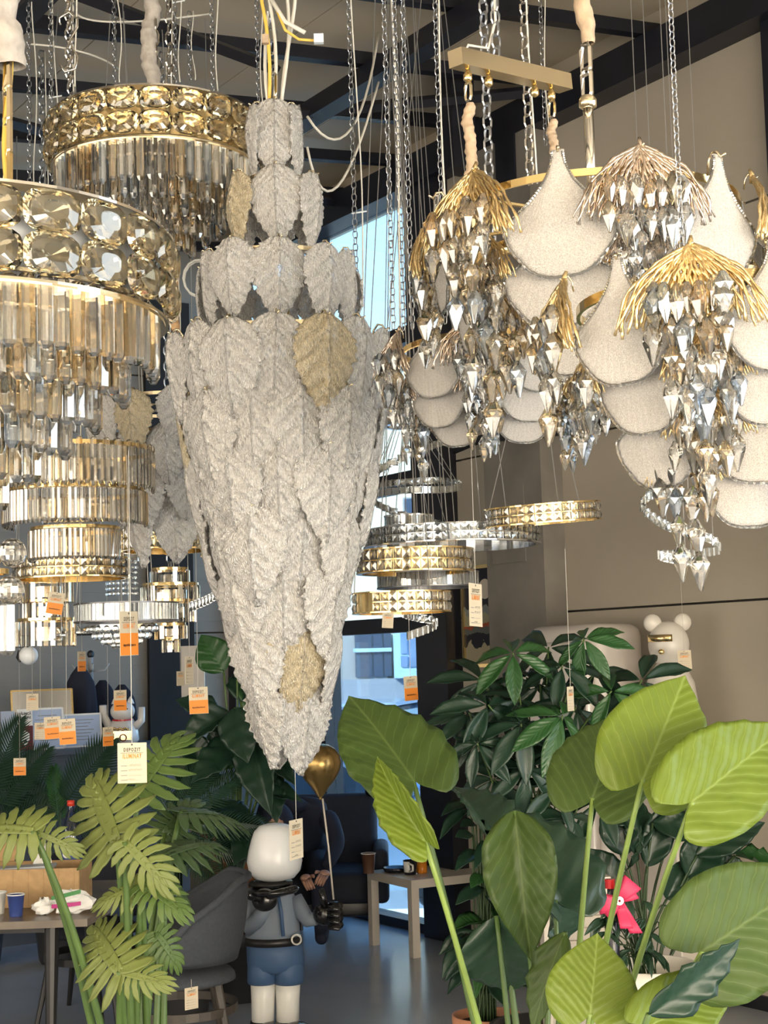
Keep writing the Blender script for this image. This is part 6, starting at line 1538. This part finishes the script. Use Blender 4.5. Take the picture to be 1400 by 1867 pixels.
els = rp.color_ramp.elements; els[0].position = 0.0; els[0].color = (0.34, 0.30, 0.20, 1); els[1].position = 1.0; els[1].color = (0.012, 0.014, 0.025, 1)
rp.color_ramp.interpolation = 'CONSTANT'
for pos, c in ((0.44, (0.012, 0.012, 0.02)), (0.56, (0.10, 0.11, 0.10)), (0.66, (0.32, 0.07, 0.03)), (0.71, (0.30, 0.28, 0.18)), (0.80, (0.20, 0.22, 0.22)), (0.88, (0.012, 0.014, 0.025))):
    e = els.new(pos); e.color = (*c, 1)
MB().wbox(a0 + 0.012, a1 - 0.012, 0.02, 0.024, zz0 + 0.012, zz1 - 0.012).build('canvas', 'canvas', pa)
MB().tube([W(-0.87, 0.024, 2.17), W(-0.87, 0.026, 2.17)], 0.062, 28).build('moon_disc', 'louvre', pa)

# --- counter with the things on it
ct = thing('counter', 'dark grey reception counter behind the palms at the left', 'counter', W(1.45, 1.9, 0))
MB().wbox(1.27, 1.75, 0.60, 3.4, 0, 1.19).build('body', 'counter_grey', ct); MB().wbox(1.22, 1.78, 0.55, 3.45, 1.19, 1.225).build('worktop', 'counter_grey', ct)
CX = eW  # along the counter, left to right in the picture
CN = -dW # towards us
def on_counter(px, s=1.45):
    # the point of the counter line seen in column px
    k = (px - 700) / F + 0.028 * 0.16; b = P0 + dW * s; u = (b.x - k * b.y) / (eW.x - k * eW.y); return P0 + dW * s - eW * u + Vector((0, 0, 1.226))
def panel(name, label, cat, px0, px1, h, m, s=1.35, lean=0.12, frame=None, group=None):
    p0, p1 = on_counter(px0, s), on_counter(px1, s); wv = (p1 - p0); w = wv.length; c = (p0 + p1) / 2
    nrm = CN; upv = (zW - nrm * lean).normalized(); x = wv.normalized(); n2 = x.cross(upv)
    t = thing(name, label, cat, c, group)
    MB().box(c + upv * (h / 2) , (w, 0.008, h), (x, n2, upv)).build('board', m, t)
    if frame:
        for (dx, dz, sx_, sz) in ((-w / 2, h / 2, 0.012, h), (w / 2, h / 2, 0.012, h), (0, 0.003, w, 0.012), (0, h - 0.003, w, 0.012)):
            MB().box(c + x * dx + upv * dz, (sx_, 0.016, sz), (x, n2, upv)).build('frame_bar', frame, t)
    return t, c, x, upv, (-n2 if n2.dot(CN) < 0 else n2), w
def put_text(t, s, c, x, y, z, size, m, bold=0.02, sx_=1.0, sp=1.0):
    me = text_mesh(s, m, bold, sx_, sp); return obj('lettering', me, t, mx=frame_mx(c - origin(t), x, y, z, size))
mat('paper_blue', (0.42, 0.50, 0.66), 0.6)
for (lab, a, b, h, s) in (('taller framed certificate leaning on the counter beside the dark red box', 42, 98, 0.27, 1.36), ('wider framed certificate leaning on the counter left of the lucky cat', 100, 166, 0.22, 1.40)):
    t, c, x, u_, n_, w = panel('framed_certificate', lab, 'certificate', a, b, h, 'paper_blue', s, 0.12, 'paper_white', 'framed papers on the counter')
    for k in range(7): MB().box(c + u_ * (h * (0.82 - 0.1 * k)) + n_ * 0.006 - x * (0.02 * (k % 3)), (w * 0.6, 0.001, 0.004), (x, n_, u_)).build('text_line', 'ink_grey', t)
t, c, x, u_, n_, w = panel('gift_box', 'dark red and white drink box with a shield printed on it, reading PALINCA DE PRUNE', 'box', 13, 41, 0.27, 'paper_white', 1.36, 0.0)
mat('wine_red', (0.12, 0.012, 0.02), 0.5)
MB().box(c + u_ * 0.08 + n_ * 0.006, (w, 0.012, 0.16), (x, n_, u_)).build('red_panel', 'wine_red', t)
sh = [(0, 0.13), (0.028, 0.11), (0.028, 0.07), (0, 0.025), (-0.028, 0.07), (-0.028, 0.11)]
b = MB(); b.v = [c + x * a + u_ * z + n_ * 0.0135 for a, z in sh]; b.f = [tuple(range(6))]; b.build('shield', 'paper_white', t)
b = MB(); b.v = [c + x * a + u_ * z + n_ * 0.0145 for a, z in ((0, 0.075), (0.013, 0.06), (0.01, 0.048), (0.0, 0.06), (-0.01, 0.048), (-0.013, 0.06))]; b.f = [tuple(range(6))]; b.build('shield_mark', 'ink_black', t)
put_text(t, 'PĂLINCĂ', c + u_ * 0.238 + n_ * 0.008, x, u_, n_, 0.024, 'ink_black', 0.02, 0.85); put_text(t, 'DE PRUNE', c + u_ * 0.213 + n_ * 0.008, x, u_, n_, 0.024, 'ink_black', 0.02, 0.75)
panel('paper_stack', 'pale printed leaflets cut off by the left edge on the counter', 'papers', -14, 11, 0.26, 'paper_blue', 1.38, 0.1)
t, c, x, u_, n_, w = panel('gold_mirror', 'gold framed mirror standing at the back of the counter behind the certificates', 'mirror', 6, 116, 0.39, 'chrome', 1.62, 0.10, 'gold')
# lucky cat
cp = on_counter(205, 1.42)
lk = thing('lucky_cat', 'white and gold lucky cat figurine on the counter under a small price tag', 'figurine', cp)
mat('cat_white', (0.72, 0.70, 0.68), 0.25, coat=0.4)
MB().lathe([(0.09, 0.0), (0.11, 0.03), (0.10, 0.12), (0.07, 0.17)], 24, cp).build('body', 'cat_white', lk, smooth=True)
MB().ellipsoid(cp + Vector((0, -0.01, 0.225)), (0.085, 0.075, 0.07), 20, 14).build('head', 'cat_white', lk, smooth=True)
for s in (-1, 1): MB().lathe([(0.028, 0.0), (0.016, 0.03), (0.002, 0.05)], 10, cp + Vector((0.052 * s, 0, 0.275))).build('ear', 'cat_white', lk, smooth=True)
MB().tube([cp + Vector((-0.09, -0.02, 0.12)), cp + Vector((-0.13, -0.02, 0.2)), cp + Vector((-0.13, -0.03, 0.27))], [0.03, 0.028, 0.026], 10).build('paw', 'cat_white', lk, smooth=True)
MB().tube([cp + Vector((0.09, -0.02, 0.12)), cp + Vector((0.13, -0.02, 0.16)), cp + Vector((0.135, -0.03, 0.25))], [0.03, 0.026, 0.022], 10).build('paw', 'cat_white', lk, smooth=True)
MB().box(cp + Vector((0, -0.105, 0.065)), (0.15, 0.03, 0.06)).build('coin_tray', 'gold', lk)
for k in range(7): MB().ellipsoid(cp + Vector((-0.055 + 0.018 * k, -0.11, 0.105 + 0.008 * (k % 2))), (0.014, 0.014, 0.008), 10, 6).build('coin', 'gold', lk, smooth=True)
MB().ring(cp + Vector((0.02, -0.125, 0.05)), 0.022, 0.007, 0.006, 16, (Vector((1, 0, 0)), Vector((0, 0, 1)), Vector((0, -1, 0)))).build('wheel', 'wine_red', lk)
MB().ring(cp + Vector((0, -0.005, 0.165)), 0.066, 0.012, 0.014, 20).build('collar', 'red_gloss', lk)
for s in (-1, 1): MB().tube([cp + Vector((0.018 * s, -0.082, 0.24)), cp + Vector((0.032 * s, -0.08, 0.248)), cp + Vector((0.046 * s, -0.072, 0.24))], 0.003, 5).build('eye', 'ink_black', lk)
# coat stand with dark coats
cs = P(158, 1250, 11.0); cst = thing('coat_stand', 'metal coat stand behind the counter', 'coat stand', (cs.x, 11.0, 0))
MB().tube([(cs.x + 0.03, 11.0, 0), (cs.x + 0.03, 11.0, P(165, 1195, 11.0).z)], 0.018, 10).build('pole', 'grey_trim', cst, smooth=True)
MB().ellipsoid((cs.x + 0.03, 11.0, P(165, 1193, 11).z), (0.026, 0.026, 0.03), 12, 8).build('knob', 'black_steel', cst, smooth=True)
MB().lathe([(0.2, 0.0), (0.2, 0.02), (0.03, 0.03)], 24, (cs.x + 0.03, 11.0, 0)).build('base', 'black_steel', cst)
for k in range(4):
    a = k * PI / 2 + 0.3; MB().tube([(cs.x + 0.03, 11.0, P(165, 1225, 11).z), (cs.x + 0.03 + 0.10 * math.cos(a), 11.0 + 0.1 * math.sin(a), P(165, 1222, 11).z), (cs.x + 0.03 + 0.13 * math.cos(a), 11.0 + 0.13 * math.sin(a), P(165, 1210, 11).z)], 0.008, 6).build('peg', 'grey_trim', cst, smooth=True)
def coat(label, px, D, y0, y1, w):
    c = P(px, y0, D); z1 = P(px, y1, D).z
    def fn(u, v):
        a = 2 * PI * u; k = w * (0.22 + 0.62 * min(1, v * 6) ** 0.6 + 0.30 * v) * (1 + 0.12 * math.sin(5 * a + 3 * v) * min(1, 3 * v) + 0.22 * math.cos(2 * a) * (0.25 if v > 0.12 else 0.0))
        return (c.x + k * math.cos(a), c.y + 0.45 * k * math.sin(a), c.z + (z1 - c.z) * v)
    return tag(MB().grid(fn, 26, 14, True).build('coat', 'person_clothes', smooth=True), label, 'coat')
coat('long black coat hanging on the coat stand', 146, 10.85, 1215, 1420, 0.11)
coat('dark jacket hanging on the back wall right of the coat stand', 187, 11.12, 1240, 1420, 0.10)
coat('black jacket hanging on the back wall behind the lucky cat', 222, 11.2, 1248, 1420, 0.10)
# pale door-like panel boards against the back wall
tag(MB().box(P(352, 1230, 11.3), (0.17, 0.03, 0.42)).build('notice_board', 'louvre'), 'pale cream panel on the back wall behind the narrow tags', 'panel')
mat('dark_curtain', (0.012, 0.012, 0.014), 0.9)
tag(MB().wbox(2.36, 2.40, 0.42, 0.80, 0.0, 4.6).build('roller_door_track', 'dark_curtain'), 'black vertical door track on the back wall left of the broad-leaved plant', 'track')
# tall dark boxes behind the chair
tag(MB().box((P(395, 1600, 9.3).x, 9.55, 0.45), (0.34, 0.3, 0.9)).build('dark_cabinet', 'dark_wood'), 'low dark brown cabinet behind the grey chair', 'cabinet')
# gold/dark switch box on the wall under the painting
tag(MB().wbox(-0.86, -0.68, 0.0, 0.05, 1.40, 1.55).build('wall_box', 'table_white'), 'small white box on the wall below the painting', 'wall box')
# ------------------------------------------------------------------ price tags
mat('thread', (0.55, 0.52, 0.46), 0.6)
def price_tag(label, px, py, hpx, D, style, yaw=0.0, roll=0.0, ytop=None, wr=0.73, back=False):
    h = M(hpx, D); w = h * wr; c = P(px, py, D)
    t = thing('price_tag', label, 'price tag', c - Vector((0, 0, h / 2)), 'hanging price tags')
    x = Vector((math.cos(yaw), math.sin(yaw), 0)); z = Vector((math.sin(yaw), -math.cos(yaw), 0)); y = zW.copy()
    if roll:
        x, y = x * math.cos(roll) + y * math.sin(roll), y * math.cos(roll) - x * math.sin(roll)
    def q(a, b, k=0.0): return c + x * (a * w) + y * (b * h) + z * (0.0012 + k)
    MB().box(c, (w, h, 0.0016), (x, y, z)).build('card', 'paper_cream', t)
    put_text(t, 'DEPOZIT', q(0, 0.325, .0004), x, y, z, h * 0.125, 'ink_black', 0.022, 0.66 * wr / 0.73, 1.35)
    put_text(t, 'ILUMINAT', q(0, 0.165, .0004), x, y, z, h * 0.165, 'orange_print', 0.020, 0.57 * wr / 0.73, 1.15)
    MB().box(q(0, 0.25), (w * 0.78, h * 0.008, 0.0004), (x, y, z)).build('rule', 'ink_black', t)
    if style == 'B':
        MB().box(q(0, -0.24), (w * 0.98, h * 0.50, 0.0004), (x, y, z)).build('orange_panel', 'orange_print', t)
        put_text(t, 'depozitiluminat.ro', q(0, -0.26, .0008), x, y, z, h * 0.088, 'ink_black', 0.02, 0.78 * wr / 0.73)
    else:
        for k in range(4):
            MB().box(q(-0.28, -0.07 - 0.118 * k), (w * 0.22, h * 0.018, 0.0004), (x, y, z)).build('printed_word', 'ink_grey', t)
            MB().box(q(0.10, -0.075 - 0.118 * k), (w * 0.46, h * 0.006, 0.0004), (x, y, z)).build('rule', 'ink_grey', t)
        if hpx > 60:
            for k, (a, b) in enumerate(((-0.08, 0.30), (-0.12, 0.34), (0.0, 0.0), (-0.18, 0.10))):
                if a == b == 0: continue
                pts = [q(a + (b - a) * i / 16, -0.045 - 0.118 * k + 0.014 * math.sin(i * 2.3 + k) + 0.008 * math.sin(i * 5.1), .0006) for i in range(17)]
                MB().tube(pts, h * 0.003, 4).build('handwriting', 'ink_grey', t)
    hp = q(0, 0.455); MB().tube([hp, hp + z * 0.0006], h * 0.022, 12).build('hole', 'ink_black', t)
    if ytop is not None:
        tp = P(px, ytop, D); MB().tube([hp, Vector((hp.x, hp.y, tp.z))], 0.0009, 4).build('thread', 'thread', t)
TAGS = [('large cream price tag with handwriting in front of the philodendron', 241, 1391, 72, 3.6, 'A', 0.0, 0.0, 820),
        ('tilted orange and cream price tag under the gold cluster at the far left', 101, 1100, 40, 6.2, 'B', 0.1, -0.17, 1060),
        ('long narrow turned orange price tag in front of the low baguette ring', 235, 1155, 80, 4.9, 'B', 1.15, 0.02, 830),
        ('small turned orange tag beside the coat stand', 149, 1206, 36, 7.4, 'B', 1.2, 0, 1000),
        ('orange tag hanging in front of the lucky cat', 219, 1277, 37, 7.2, 'B', 0.75, 0, 1060),
        ('orange tag on the left of the pair before the certificates', 96, 1327, 40, 6.6, 'B', 0.2, 0.05, 1000),
        ('orange tag on the right of the pair before the certificates', 123, 1334, 46, 6.0, 'B', -0.3, 0.06, 1000),
        ('small cream tag in front of the taller certificate', 74, 1333, 30, 7.6, 'A', 0.3, 0, 1010),
        ('small faded tag above the certificates, over the gold mirror', 59, 1280, 30, 7.8, 'A', 0, 0, 1060),
        ('small orange tag below the lucky cat', 197, 1343, 34, 7.6, 'B', 0.9, 0, 1010),
        ('small orange tag among the dark palm fronds at the far left', 36, 1398, 31, 8.0, 'B', 0, 0, 1060),
        ('orange tag right of the cat in front of the broad-leaved plant', 362, 1277, 48, 5.9, 'B', -0.1, 0.03, 1010),
        ('narrow edge-on cream tag above the orange tag by the broad-leaved plant', 345, 1222, 50, 6.2, 'A', 1.3, 0, 1010),
        ('bluish white narrow tag left of the broad-leaved plant', 329, 1237, 26, 8.0, 'A', 0.9, 0, 1010),
        ('tiny white tag on the low gold cluster', 286, 1133, 16, 7.0, 'A', 0, 0, 1110),
        ('grey tag under the lowest gold ring in front of the window', 707, 1131, 28, 6.4, 'A', 0, -0.08, 1100),
        ('long cream price tag hanging in front of the painting', 867, 1103, 78, 4.5, 'A', 1.1, -0.03, 650),
        ('orange price tag hanging in front of the window above the dark leaf', 749, 1255, 44, 6.2, 'B', 0.7, 0.04, 1120),
        ('narrow white tag among the money tree leaves', 1040, 1274, 44, 5.3, 'A', 1.1, 0, 1000),
        ('white tag beside the white sculpture on the wall', 1248, 1203, 34, 7.4, 'A', 0, 0.03, 1030),
        ('tall narrow cream tag in front of the figurine head', 540, 1530, 70, 4.85, 'A', 1.15, 0.0, 1380),
        ('white tag hanging under the grey chair', 349, 1820, 38, 6.1, 'A', 0.7, 0, 1785)]
for a in TAGS: price_tag(*a)
